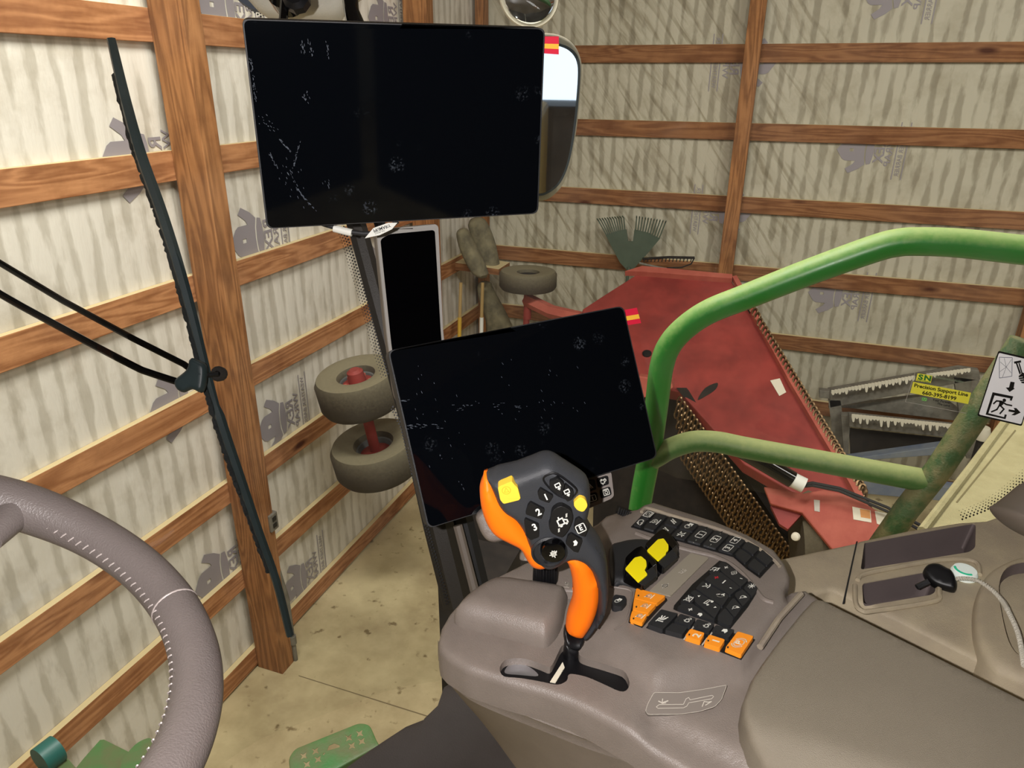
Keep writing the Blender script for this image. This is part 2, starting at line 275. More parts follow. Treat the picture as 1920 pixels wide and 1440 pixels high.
# ------------------------------------------------------------------ geometry
class G:
    def __init__(s): s.v = []; s.f = []
    def add(s, vs, fs):
        n = len(s.v); s.v += [tuple(map(float, p)) for p in vs]; s.f += [tuple(i+n for i in f) for f in fs]; return s
    def box(s, c, size, M=None):
        M = np.eye(3) if M is None else np.array(M); c = np.array(c, float)
        P = [c+M@(np.array([a, b, d])*np.array(size)/2) for a in (-1, 1) for b in (-1, 1) for d in (-1, 1)]
        return s.add(P, [(0, 1, 3, 2), (4, 6, 7, 5), (0, 4, 5, 1), (2, 3, 7, 6), (0, 2, 6, 4), (1, 5, 7, 3)])
    def prism(s, poly, mp, o0, o1, inset=0.):
        n = len(poly); c = np.mean(np.array(poly, float), axis=0)
        lo = [mp(x, y, o0) for x, y in poly]
        hi = [mp(x+(c[0]-x)*inset, y+(c[1]-y)*inset, o1) for x, y in poly]
        tri = tessellate_polygon([[Vector((x, y, 0)) for x, y in poly]])
        fs = [tuple(t) for t in tri]+[tuple(i+n for i in reversed(t)) for t in tri]+[(i, (i+1) % n, (i+1) % n+n, i+n) for i in range(n)]
        return s.add(lo+hi, fs)
    def tube(s, pts, r, seg=12, cap=True, closed=False):
        P = [np.array(p, float) for p in pts]; n = len(P); rr = r if hasattr(r, '__len__') else [r]*n
        ref = None; base = len(s.v); V = []
        for i in range(n):
            if closed: t = P[(i+1) % n]-P[i-1]
            else: t = P[min(i+1, n-1)]-P[max(i-1, 0)]
            t = t/(np.linalg.norm(t)+1e-12)
            if ref is None:
                a = np.array([0, 0, 1.]) if abs(t[2]) < .9 else np.array([1., 0, 0]); ref = np.cross(t, a)
            ref = ref-t*(ref@t); ref /= np.linalg.norm(ref)+1e-12; bb = np.cross(t, ref)
            for k in range(seg):
                a = 2*math.pi*k/seg; V.append(P[i]+(ref*math.cos(a)+bb*math.sin(a))*rr[i])
        fs = []
        for i in range(n if closed else n-1):
            j = (i+1) % n
            for k in range(seg):
                k2 = (k+1) % seg; fs.append((i*seg+k, i*seg+k2, j*seg+k2, j*seg+k))
        if cap and not closed:
            fs.append(tuple(range(seg))[::-1]); fs.append(tuple((n-1)*seg+k for k in range(seg)))
        return s.add(V, fs)
    def lathe(s, c, axis, prof, seg=40):          # prof: list of (radius, along axis)
        c = np.array(c, float); ax = np.array(axis, float); ax /= np.linalg.norm(ax)
        a = np.cross(ax, [1, .1, 0]); a /= np.linalg.norm(a); b = np.cross(ax, a); V = []
        for r, h in prof:
            for k in range(seg):
                t = 2*math.pi*k/seg; V.append(c+ax*h+(a*math.cos(t)+b*math.sin(t))*r)
        fs = []
        for i in range(len(prof)-1):
            for k in range(seg):
                k2 = (k+1) % seg; fs.append((i*seg+k, i*seg+k2, (i+1)*seg+k2, (i+1)*seg+k))
        fs.append(tuple(range(seg))[::-1]); fs.append(tuple((len(prof)-1)*seg+k for k in range(seg)))
        return s.add(V, fs)

def smooth_poly(pts, n=6, closed=True):
    P = [np.array(p, float) for p in pts]; out = []; N = len(P)
    for i in range(N if closed else N-1):
        p0, p1, p2, p3 = (P[(i-1) % N], P[i], P[(i+1) % N], P[(i+2) % N]) if closed else (P[max(i-1, 0)], P[i], P[i+1], P[min(i+2, N-1)])
        for k in range(n):
            t = k/n; out.append(.5*((2*p1)+(-p0+p2)*t+(2*p0-5*p1+4*p2-p3)*t*t+(-p0+3*p1-3*p2+p3)*t**3))
    if not closed: out.append(P[-1])
    return out
def round_poly(pts, r, n=4):                     # rounded corners
    P = [np.array(p, float) for p in pts]; out = []; N = len(P)
    for i in range(N):
        a, b, c = P[i-1], P[i], P[(i+1) % N]; da = a-b; dc = c-b; la = np.linalg.norm(da); lc = np.linalg.norm(dc)
        rr = min(r, la*.45, lc*.45); p = b+da/la*rr; q = b+dc/lc*rr
        for k in range(n+1):
            t = k/n; out.append((1-t)**2*p+2*t*(1-t)*b+t*t*q)
    return out
def densify(pts, step):
    P = [np.array(p, float) for p in pts]; out = []
    for i in range(len(P)):
        a, b = P[i], P[(i+1) % len(P)]; n = max(1, int(np.linalg.norm(b-a)/step))
        for k in range(n): out.append(a+(b-a)*k/n)
    return out
def dist_to(poly, Q):
    A = np.array(poly); B = np.roll(A, -1, 0); Q = np.array(Q); d = np.full(len(Q), 1e9)
    for a, b in zip(A, B):
        ab = b-a; t = np.clip(((Q-a)@ab)/(ab@ab+1e-12), 0, 1); d = np.minimum(d, np.linalg.norm(Q-(a+t[:, None]*ab), axis=1))
    return d
def inside(poly, Q):
    A = np.array(poly); B = np.roll(A, -1, 0); Q = np.array(Q); c = np.zeros(len(Q), bool)
    for a, b in zip(A, B):
        cond = ((a[1] > Q[:, 1]) != (b[1] > Q[:, 1])); xx = (b[0]-a[0])*(Q[:, 1]-a[1])/((b[1]-a[1]) if abs(b[1]-a[1]) > 1e-12 else 1e-12)+a[0]
        c ^= cond & (Q[:, 0] < xx)
    return c
def fill(outline, step, rim=0., holes=()):
    """points and triangles filling an outline, with rings of points near its edge"""
    out = densify(outline, step); A = np.array(out)
    pts = list(out); edges = [(i, (i+1) % len(out)) for i in range(len(out))]
    hs = []
    for h in holes:
        h = densify(h, step); n0 = len(pts); pts += h; edges += [(n0+i, n0+(i+1) % len(h)) for i in range(len(h))]; hs.append(h)
    if rim:
        T = np.roll(A, -1, 0)-np.roll(A, 1, 0); Nn = np.stack([-T[:, 1], T[:, 0]], 1); Nn /= np.linalg.norm(Nn, axis=1)[:, None]+1e-9
        if not inside(A, (A+Nn*.5)[:1])[0]: Nn = -Nn
        for fr in (.06, .22, .5, .8):
            Q = A+Nn*rim*fr; ok = (dist_to(A, Q) > rim*fr*.93) & inside(A, Q); pts += list(Q[ok])
    x0, y0 = A.min(0); x1, y1 = A.max(0); gx, gy = np.meshgrid(np.arange(x0, x1, step*1.3), np.arange(y0, y1, step*1.3)); Q = np.stack([gx.ravel(), gy.ravel()], 1)
    if len(Q):
        Q = Q+np.random.RandomState(1).uniform(-.1, .1, Q.shape)*step
        ok = inside(A, Q) & (dist_to(A, Q) > max(step*.6, rim*.95))
        for h in hs: ok &= ~inside(h, Q) & (dist_to(h, Q) > step*.5)
        pts += list(Q[ok])
    for h in hs:
        pass
    r = delaunay_2d_cdt([Vector((float(p[0]), float(p[1]))) for p in pts], edges, [], 0, 1e-5)
    V = np.array([[p[0], p[1]] for p in r[0]]); F = [tuple(f) for f in r[2]]
    cen = np.array([V[list(f)].mean(0) for f in F]); ok = inside(A, cen)
    for h in hs: ok &= ~inside(h, cen)
    F = [f for f, k in zip(F, ok) if k]
    return V, F, out, hs
def boundary_edges(F):
    cnt = {}
    for f in F:
        for i in range(len(f)):
            e = (f[i], f[(i+1) % len(f)]); cnt[e] = cnt.get(e, 0)+1
    return [e for e in cnt if (e[1], e[0]) not in cnt]
def sheet(g, outline, mp, step=8, rim=0., rdrop=0., drop=.02, holes=(), hf=None, hdrop=None):
    """top surface over an outline, edges rounded over by rdrop, side walls going down by drop"""
    V, F, out, hs = fill(outline, step, rim, holes)
    d = dist_to(out, V) if rim else np.full(len(V), 1e9)
    o = np.zeros(len(V))
    if rim: t = np.clip(d/rim, 0, 1); o = -rdrop*(1-np.sqrt(np.clip(1-(1-t)**2, 0, 1)))
    if hf is not None: o = o+np.array([hf(x, y) for x, y in V])
    P = [mp(x, y, k) for (x, y), k in zip(V, o)]
    g.add(P, F); n0 = len(g.v)-len(P)
    if drop:
        be = boundary_edges(F); onh = np.zeros(len(V), bool)
        if hdrop is not None:
            for h in hs: onh |= dist_to(h, V) < 1e-3
        for a, b in be:
            pa, pb = V[a], V[b]; dd = hdrop if (onh[a] and onh[b]) else drop
            g.add([P[a], P[b], mp(pb[0], pb[1], o[b]-dd), mp(pa[0], pa[1], o[a]-dd)], [(0, 3, 2, 1)])
    return g
def inflate(g, outline, mp, front, back=None, rim=20., step=8, o=0., crease=0.):
    """rounded solid: bulges front and back from its outline"""
    back = front if back is None else back
    V, F, out, _ = fill(outline, step, rim); d = dist_to(out, V); d[d < 1e-4] = 0
    t = np.clip(d/rim, 0, 1); k = np.sqrt(np.clip(1-(1-t)**2, 0, 1))
    edge = d <= 1e-4
    Pf = [mp(x, y, o+front*q) for (x, y), q in zip(V, k)]
    n = len(V); idx = {}; Pb = []
    for i, (x, y) in enumerate(V):
        if edge[i]: idx[i] = i
        else: idx[i] = n+len(Pb); Pb.append(mp(x, y, o-back*k[i]))
    g.add(Pf+Pb, list(F)+[tuple(idx[i] for i in reversed(f)) for f in F]); return g
def resample(pts, n):
    P = np.array(pts, float); s = np.r_[0, np.cumsum(np.linalg.norm(np.diff(P, axis=0), axis=1))]; t = np.linspace(0, s[-1], n)
    return np.stack([np.interp(t, s, P[:, k]) for k in range(P.shape[1])], 1)
def loft(g, rows, n=60):
    R = [resample(r, n) for r in rows]
    V = [p for r in R for p in r]; F = [(i*n+j, i*n+j+1, (i+1)*n+j+1, (i+1)*n+j) for i in range(len(R)-1) for j in range(n-1)]
    return g.add(V, F)

# ------------------------------------------------------------------ objects
WL = {}
def thing(name, label, cat, loc=(0, 0, 0), group=None):
    o = bpy.data.objects.new(name, None); COL.objects.link(o); o.location = loc; o.empty_display_size = .05
    o['label'] = label; o['category'] = cat
    if group: o['group'] = group
    WL[o.name] = np.array(loc, float); return o
def obj(name, g, M, parent=None, smooth=True, bevel=0., angle=35, sub=0, label=None):
    P = np.array(g.v); c = (P.min(0)+P.max(0))/2
    me = bpy.data.meshes.new(name); me.from_pydata([tuple(p-c) for p in P], [], g.f); me.validate()
    o = bpy.data.objects.new(name, me); COL.objects.link(o); me.materials.append(M)
    import bmesh
    bm = bmesh.new(); bm.from_mesh(me); bmesh.ops.remove_doubles(bm, verts=bm.verts, dist=1e-6); bmesh.ops.recalc_face_normals(bm, faces=bm.faces); bm.to_mesh(me); bm.free()
    if bevel:
        b = o.modifiers.new('bevel', 'BEVEL'); b.width = bevel; b.segments = 2; b.limit_method = 'ANGLE'; b.angle_limit = math.radians(40)
    if smooth:
        me.shade_smooth()
        try: me.set_sharp_from_angle(angle=math.radians(angle))
        except Exception: pass
    if parent is not None:
        o.parent = parent; o.location = c-WL[parent.name]
    else: o.location = c
    WL[o.name] = c
    if label: o['label'] = label
    return o
def tag(o, label, cat, group=None):
    o['label'] = label; o['category'] = cat
    if group: o['group'] = group
    return o
def struct(o): o['kind'] = 'structure'; return o

_txt = {}
def glyph(s, bold=0.):
    k = (s, bold)
    if k in _txt: return _txt[k]
    c = bpy.data.curves.new('t', 'FONT'); c.body = s; c.align_x = 'CENTER'; c.align_y = 'CENTER'; c.size = 1.; c.offset = bold; c.resolution_u = 3
    o = bpy.data.objects.new('t', c); COL.objects.link(o); bpy.context.view_layer.update()
    me = bpy.data.meshes.new_from_object(o.evaluated_get(bpy.context.evaluated_depsgraph_get()))
    r = ([(v.co.x, v.co.y) for v in me.vertices], [tuple(p.vertices) for p in me.polygons])
    bpy.data.objects.remove(o); bpy.data.curves.remove(c); bpy.data.meshes.remove(me); _txt[k] = r; return r
def put(g, vf, mp, c, u, v, o=.0004):           # 2D art placed at c with axes u (right), v (up)
    V, F = vf; g.add([mp(c[0]+u[0]*x+v[0]*y, c[1]+u[1]*x+v[1]*y, o) for x, y in V], F)
def strokes(lines, wd=.09):
    V = []; F = []
    for L in lines:
        L = [np.array(p, float) for p in L]
        for a, b in zip(L[:-1], L[1:]):
            d = b-a; n = np.linalg.norm(d)
            if n < 1e-6: continue
            d = d/n; q = np.array([-d[1], d[0]])*wd/2; e = d*wd*.3; k = len(V)
            V += [tuple(a-q-e), tuple(b-q+e), tuple(b+q+e), tuple(a+q-e)]; F.append((k, k+1, k+2, k+3))
    return V, F
def arc(cx, cy, r, a0, a1, n=10): return [(cx+r*math.cos(math.radians(a0+(a1-a0)*i/n)), cy+r*math.sin(math.radians(a0+(a1-a0)*i/n))) for i in range(n+1)]
def disc(cx, cy, r, n=12): return [(cx+r*math.cos(2*math.pi*i/n), cy+r*math.sin(2*math.pi*i/n)) for i in range(n)], [tuple(range(n))]
def merge(*a):
    V = []; F = []
    for v, f in a: k = len(V); V += list(v); F += [tuple(i+k for i in q) for q in f]
    return V, F
BOXR = [(-.42, -.35), (.42, -.35), (.42, .35), (-.42, .35), (-.42, -.35)]
ICON = {
 'plus': strokes([[(-.35, 0), (.35, 0)], [(0, -.35), (0, .35)]], .2),
 'minus': strokes([[(0, -.3), (0, .3)]], .2), 'dash': strokes([[(-.3, 0), (.3, 0)]], .2),
 'lock': merge(strokes([arc(-.1, .1, .3, 30, 330)], .14), ([(-.05, -.3), (.45, -.3), (.45, .2), (-.05, .2)], [(0, 1, 2, 3)])),
 'bolt': strokes([[(-.3, -.35), (.05, .35)], [(-.05, -.35), (.3, .35)], [(-.12, 0), (.14, .0)]], .13),
 'arcl': strokes([arc(0, -.3, .45, 45, 135)], .16), 'arcr': strokes([arc(0, .3, .45, 225, 315)], .16),
 'dial': merge(strokes([arc(0, .1, .28, 0, 360), [(-.4, -.38), (.4, -.38)], [(-.35, .45), (-.15, .3)]], .13), disc(0, .1, .1)),
 'screen': strokes([BOXR, arc(0, 0, .2, 0, 360), [(-.4, -.5), (.4, -.5)]], .1),
 'loop': strokes([arc(.1, 0, .28, -140, 160), [(-.4, -.1), (-.2, .25)], [(-.45, -.3), (-.1, -.35)]], .12),
 'cross': strokes([[(-.35, -.3), (.35, .3)], [(-.35, .3), (.35, -.3)], [(-.1, -.4), (-.1, .4)], [(.15, -.3), (.15, .3)]], .11),
 'phone': strokes([arc(.25, .1, .5, 120, 240), [(0, .5), (.12, .3)], [(0, -.35), (.15, -.2)], [(.1, .05), (.35, -.15)]], .15),
 'voice': strokes([[(-.3, .4), (-.1, .1), (.1, .1), (.3, .35)], [(-.2, -.05), (.1, -.12)], [(-.3, -.3), (0, -.4), (.35, -.2)]], .12),
 'fan': merge(*[strokes([arc(.2*math.cos(a), .2*math.sin(a), .18, 0, 360, 8)], .09) for a in (0, 1.57, 3.14, 4.71)]),
 'note': merge(strokes([[(-.3, .35), (-.3, -.15)], [(-.3, .35), (.3, .2)], [(.3, .2), (.3, -.25)], [(-.3, .1), (.3, -.05)]], .1), disc(-.38, -.2, .13), disc(.2, -.3, .15)),
 'leaf': ([(-.35, -.3), (.1, -.4), (.42, -.1), (.3, .35), (-.15, .3), (-.1, 0)], [(0, 1, 2, 3, 4, 5)]),
 'seat': strokes([arc(0, .1, .22, 0, 360, 8), [(-.4, .4), (-.2, .2)], [(.1, -.1), (.35, -.4)], [(-.2, -.4), (.35, -.4)], [(-.4, -.1), (-.1, -.2)]], .12),
 'sun': merge(strokes([[(.42*math.cos(a), .42*math.sin(a)), (.15*math.cos(a), .15*math.sin(a))] for a in np.arange(0, 6.28, .785)], .08), disc(0, 0, .14)),
 'lamp': merge(strokes([arc(0, .12, .22, 0, 360, 8), [(-.4, .2), (-.25, .15)]], .1), ([(-.1, -.15), (.3, 0), (.12, -.48)], [(0, 1, 2)])),
 'tri': ([(-.3, -.25), (.3, -.25), (0, .3)], [(0, 1, 2)]), 'tri2': ([(-.3, .25), (.3, .25), (0, -.3)], [(0, 1, 2)]),
 'mute': strokes([[(-.35, .1), (0, .35), (.35, .1), (.25, -.35), (-.25, -.35), (-.35, .1)], [(-.45, -.4), (.45, .4)], [(-.4, .4), (.4, -.3)]], .1),
 'machine': merge(strokes([[(-.4, -.2), (-.4, .2), (.1, .25), (.1, -.2)], [(-.45, -.25), (.4, -.25)], [(.1, .1), (.4, -.05), (.4, -.25)], [(-.2, .25), (-.2, .42)]], .11), disc(-.25, -.3, .14), disc(.25, -.3, .11)),
 'rig': strokes([[(-.45, .3), (.1, .3)], [(-.3, .3), (-.3, -.35)], [(-.1, .3), (-.05, -.2), (.2, -.35)], [(.0, .1), (.42, .25)], [(.1, 0), (.45, -.05)], [(.0, -.1), (.4, -.4)]], .12),
 'field': strokes([[(-.3, .4), (-.3, 0), (.3, 0), (.3, .4), (-.3, .4)], [(0, -.05), (0, -.35)], [(-.15, -.2), (0, -.4), (.15, -.2)]], .12),
 'gear': merge(strokes([arc(0, 0, .3, 0, 360, 10), [(-.5, 0), (-.3, 0)], [(0, .3), (0, .5)], [(.3, -.1), (.5, -.15)]], .12), strokes([[(-.25, -.25), (.25, .25)], [(-.2, .2), (.25, -.2)], [(0, .3), (0, -.3)]], .09)),
 'park': merge(strokes([arc(0, 0, .36, 0, 360, 14), arc(0, 0, .5, 120, 240, 8), arc(0, 0, .5, -60, 60, 8)], .07)),
 'unload': strokes([[(-.4, .25), (-.1, .05), (.2, .3), (.35, .1)], [(-.1, .05), (-.1, -.3), (.35, -.35)], [(-.4, -.1), (-.2, -.3)], [(.2, -.1), (.4, -.2)]], .13),
}
def icon(parent, name, kind, mp, c, u, v, s, o, M=None, sym='symbol'):
    g = G(); u = np.array(u)*s; v = np.array(v)*s
    art = ICON[kind] if kind in ICON else glyph(kind, .03)
    if kind not in ICON: u = u*1.25; v = v*1.25
    put(g, art, mp, c, u, v, o); return obj(sym, g, M or WHITE, parent, smooth=False)
# ================================================================== THE SHED (setting)
XL, XR, YB, YF, HT = -2.80, 12.0, 6.85, -8.0, 5.5
def wallbox(name, c, size, M):
    return struct(obj(name, G().box(c, size), M, smooth=False))
fl = struct(obj('floor', G().box(((XL+XR)/2, (YB+YF)/2, -.1), (XR-XL+.6, YB-YF+.6, .2)), floor_mat(), smooth=False))
wallL = wallbox('wall_left', (XL-.05, (YB+YF)/2, HT/2), (.1, YB-YF+.2, HT), WRAPA)
wallB = wallbox('wall_back', ((XL+XR)/2, YB+.05, HT/2), (XR-XL+.2, .1, HT), WRAPB)
PLAINW = mat('house_wrap_plain', (190, 186, 168), .6, var=.15, vscale=3)
wallF = wallbox('wall_front', ((XL+XR)/2, YF-.05, HT/2), (XR-XL+.2, .1, HT), PLAINW)
g = G(); g.box((XR+.05, (YB+3.4)/2, HT/2), (.1, YB-3.4, HT)).box((XR+.05, (YF-3.8)/2, HT/2), (.1, -3.8-YF, HT)).box((XR+.05, -.2, HT-.3), (.1, 7.2, .6))
wallR = struct(obj('wall_right', g, PLAINW, smooth=False))
ceil = struct(obj('ceiling', G().box(((XL+XR)/2, (YB+YF)/2, HT+.06), (XR-XL+.4, YB-YF+.4, .1)), mat('ceiling_foil', (176, 174, 164), .5, var=.15, vscale=2), smooth=False))
for k in range(7):
    obj('rafter', G().box((XL+1+2.2*k, (YB+YF)/2, HT-.12), (.09, YB-YF-.1, .2)), WOODY, ceil, smooth=False)
obj('joint', G().add([at_h(560, 1266, -CZ+.002), at_h(812, 1345, -CZ+.002), at_h(811, 1346.8, -CZ+.002), at_h(560, 1267.4, -CZ+.002)], [(0, 1, 2, 3)]), mat('joint_dirt', (128, 114, 84), .9), fl, smooth=False)
for k in range(9):
    zb = .02+.61*k
    if zb > HT-.2: break
    for y0, y1 in ((-7.95, -2.03), (-2.025, 2.905), (2.91, 6.80)):
        obj('girt', G().box((-2.78, (y0+y1)/2, zb+.07), (.038, y1-y0, .14)), WOODY, wallL, smooth=False, bevel=.003)
    for x0, x1 in ((-2.755, -.352), (-.348, 2.09), (2.095, 6.97), (6.975, 11.9)):
        obj('girt', G().box(((x0+x1)/2, 6.83, zb+.07), (x1-x0, .038, .14)), WOODX, wallB, smooth=False, bevel=.003)
for y in (-6.905, -4.465, -2.025, .415, 2.855, 5.295):
    g = G().box((-2.665, y+.06, HT/2), (.19, .12, HT)); obj('post', g, WOODZ, wallL, smooth=False, bevel=.004)
obj('post', G().box((-2.72, 6.74, HT/2), (.08, .13, HT)), WOODZ, wallB, smooth=False, bevel=.004)
for x in (-.35, 2.09, 4.53, 6.97, 9.41):
    obj('post', G().box((x, 6.745, HT/2), (.125, .13, HT)), WOODZ, wallB, smooth=False, bevel=.004)
# dark gap where the wrap tucks in behind the post
# printed crowns and words on the back of the house wrap
def crown(a, M):
    body = [(-.112, .055), (-.15, .10), (-.185, .17), (-.15, .20), (-.11, .145), (-.085, .13), (-.085, .21), (-.07, .235), (0, .285), (.07, .235), (.085, .21), (.085, .13), (.11, .145), (.15, .20), (.185, .17), (.15, .10), (.112, .055), (.06, .068), (0, .072), (-.06, .068)]
    band = [(-.112, .045), (-.06, .058), (0, .062), (.06, .058), (.112, .045), (.105, .015), (.06, .006), (0, .0), (-.06, .006), (-.105, .015)]
    hole = [(-.012, .155), (.012, .155), (.012, .185), (-.012, .185)]
    g = G(); mp = PF(a, M)
    V, F, _, _ = fill([(x*1000, y*1000) for x, y in body], 18, 0, [[(x*1000, y*1000) for x, y in hole]])
    g.add([mp(x/1000, y/1000, .0) for x, y in V], F)
    g.add([mp(x, y, 0.) for x, y in band], [tuple(range(len(band)))])
    put(g, glyph('REX', .02), mp, (0, -.045), (.105, 0), (0, .105), 0.)
    put(g, glyph('WRAP', .01), mp, (.0, -.115), (.085, 0), (0, .07), 0.)
    put(g, strokes([[(-.22, 0), (.22, 0)]], .008), mp, (0, -.165), (1, 0), (0, 1), 0.)
    put(g, strokes([[(-.22, 0), (.22, 0)]], .008), mp, (0, -.235), (1, 0), (0, 1), 0.)
    put(g, glyph('WEATHER BARRIER'), mp, (0, -.2), (.045, 0), (0, .05), 0.)
    return g
MA = np.array([[0, 0, 1], [0, -1, 0], [-1, 0, 0]], float)      # columns: reading direction down, letter tops towards -y, off the wall
MB = np.array([[0, -1, 0], [0, 0, -1], [-1, 0, 0]], float)
MB2 = np.array([[0, 1, 0], [0, 0, -1], [1, 0, 0]], float)
for px, py in ((228, 302), (310, 770), (459, 452), (506, 800), (392, 1090), (548, 1103), (397, 8), (706, 34), (690, 500)):
    a = at_x(px, py, XL+.004)+np.array([0, .17, 0]); obj('printed_crown', crown(a, MA), PRINT, wallL, smooth=False)
for px, py, mm in ((1597, 281, 0), (1541, 550, 0), (1648, -14, 0), (1428, 118, 1), (1385, 398, 1)):
    a = at_y(px, py, YB-.004)+np.array([.17 if not mm else -.17, 0, 0]); obj('printed_crown', crown(a, MB2 if mm else MB), PRINT, wallB, smooth=False)

# electric outlet with conduit on the left post
t = thing('outlet_box', 'grey metal double outlet box with conduit fixed to the thick left wall post', 'outlet', tuple(at_x(502, 975, -2.62)))
a = at_x(503, 976, -2.60)
obj('box', G().box(a+np.array([0, .0, 0]), (.09, .07, .115)), GALV, t, smooth=False, bevel=.006)
for dz in (-.022, .022): obj('socket', G().box(a+np.array([.046, .0, dz]), (.006, .034, .03)), BLK, t, smooth=False, bevel=.004)
b0 = at_x(541, 1255, -2.57); obj('conduit', G().tube([a-np.array([0, 0, .05]), a-np.array([-.01, 0, .3]), np.array([b0[0], a[1]+.03, .5]), np.array([b0[0], a[1]+.03, .0])], .016), GALV, t)
obj('coupling', G().lathe((b0[0], a[1]+.03, .14), (0, 0, 1), [(.0, 0), (.024, 0), (.024, .06), (0, .06)], 16), GALV, t)

# ------------------------------------------------------------------ things at the back of the shed
def pp(g, poly, y, th, off=0.): return g.prism(poly, PL((0, y, 0), (0, -1, 0)), off, off+th)
# leaf rake leaning on the back wall
t = thing('leaf_rake', 'green plastic leaf rake, tines up, standing against the back wall', 'rake', tuple(at_y(1182, 512, 6.6)))
mpR = PL((0, 6.66, 0), (0, -1, .0))
g = G(); g.prism([(1136, 440), (1160, 432), (1175, 430), (1178, 452), (1187, 452), (1190, 430), (1215, 436), (1238, 447), (1217, 472), (1190, 502), (1178, 508), (1163, 492), (1147, 462)], mpR, 0, .012)
obj('fan_head', g, mat('rake_green', (78, 92, 76), .6, var=.2), t, smooth=False)
for i in range(11):
    u = i/10; obj('tine', G().tube([mpR(1138+u*34, 441-u*8, .008), mpR(1123+u*47, 414-u*6, .01), mpR(1121+u*47, 409-u*5, .035)], .006, 6), mat('rake_green', (78, 92, 76)), t)
for i in range(11):
    u = i/10; obj('tine', G().tube([mpR(1192+u*44, 431+u*16, .008), mpR(1194+u*54, 408+u*9, .01), mpR(1195+u*55, 404+u*9, .035)], .006, 6), mat('rake_green', (78, 92, 76)), t)
obj('handle', G().tube([mpR(1180, 500, .02), mpR(1172, 560, .05), np.array([mpR(1165, 620)[0], 6.5, .0])], .014, 8), mat('rake_green', (78, 92, 76)), t)
# garden rake and hoe lying across
t = thing('garden_rake', 'rusty bow rake hooked sideways over the back wall board beside the leaf rake', 'rake', tuple(at_y(1250, 500, 6.6)))
g = G(); g.tube([mpR(1206, 484, .03), mpR(1255, 481, .03), mpR(1303, 482, .03)], .012, 8)
obj('head', g, GRIME_SHADE, t)
for i in range(14): obj('tooth', G().tube([mpR(1210+i*6.7, 483, .03), mpR(1210+i*6.7, 487, .08)], .005, 5), GRIME_SHADE, t)
obj('bow', G().tube([mpR(1303, 482, .03), mpR(1297, 493, .04), mpR(1280, 499, .05), mpR(1252, 500, .05)], .007, 6), GRIME_SHADE, t)
obj('handle', G().tube([mpR(1200, 492, .03), mpR(1240, 500, .05), mpR(1290, 508, .06)], .011, 6), GALV, t)
# tyres standing up on their axles: spare gauge wheels of the mower
ax1 = np.array([-.10, -.16, 1.]); ax1 /= np.linalg.norm(ax1)
c1 = at_x(674, 728, -2.28); c2 = at_x(706, 852, -2.26)
s1 = np.linalg.norm(c1-CAM); R1 = 79*abs((c1-CAM)@CF)/FOC; R2 = 82*abs((c2-CAM)@CF)/FOC
t = thing('wheel_pair', 'pair of small wheels one above the other on a red axle by the left wall', 'wheels', tuple(c2-np.array([0, 0, .2])))
def tyre(c, axis, R, wdt, par, big):
    hw = wdt/2; r = .42*R if big else .36*R
    ty = obj('tyre', G().lathe(c, axis, [(r, -hw*.55), (r*1.1, -hw*.8), (R*.72, -hw), (R*.93, -hw*.92), (R, -hw*.62), (R, hw*.62), (R*.93, hw*.92), (R*.72, hw), (r*1.1, hw*.8), (r, hw*.5), (r*.98, -.2*hw)], 56), RUBBER, par)
    obj('rim', G().lathe(c, axis, [(0, hw*.1), (r*.8, hw*.1), (r*.92, hw*.45), (r*1.02, hw*.5), (r*1.02, -hw*.5), (0, -hw*.5)], 40), mat('rim_grey', (96, 98, 96), .6, var=.3) if big else GRIME_SHADE, ty); return ty
ty1 = tyre(c1, ax1, R1, .24, t, True); ty2 = tyre(c2, ax1, R2, .24, t, True)
obj('hub', G().lathe(c1+ax1*.02, ax1, [(0, 0), (.10, 0), (.10, .02), (.055, .03), (.05, .10), (.03, .115), (0, .115)], 24), REDP, t)
for k in range(5):
    a = k*1.257; q = np.cross(ax1, [1, 0, 0]); q /= np.linalg.norm(q); q2 = np.cross(ax1, q)
    obj('lug_bolt', G().lathe(c1+ax1*.03+(q*math.cos(a)+q2*math.sin(a))*.08, ax1, [(0, 0), (.012, 0), (.012, .03), (0, .03)], 8), REDL, t)
obj('hub', G().lathe(c2-ax1*.02, ax1, [(0, 0), (.14, 0), (.14, .03), (.05, .06), (0, .06)], 24), REDP, t)
obj('axle', G().tube([c2+ax1*.03, c1-ax1*.10], .034, 14), REDP, t)
obj('collar', G().lathe(c1-ax1*.20, ax1, [(0, 0), (.055, 0), (.055, .08), (0, .08)], 16), REDP, t)
obj('arm', G().tube([c1-ax1*.13, c1-ax1*.13+np.array([.3, .28, .05]), c1-ax1*.13+np.array([.8, .4, .02]), at_y(1030, 800, 4.6), at_y(1040, 1000, 4.6)*np.array([1, 1, 0])+np.array([0, 0, .04])], .05, 8), REDP, t)
c3 = at_y(990, 524, 5.9); R3 = 54*abs((c3-CAM)@CF)/FOC
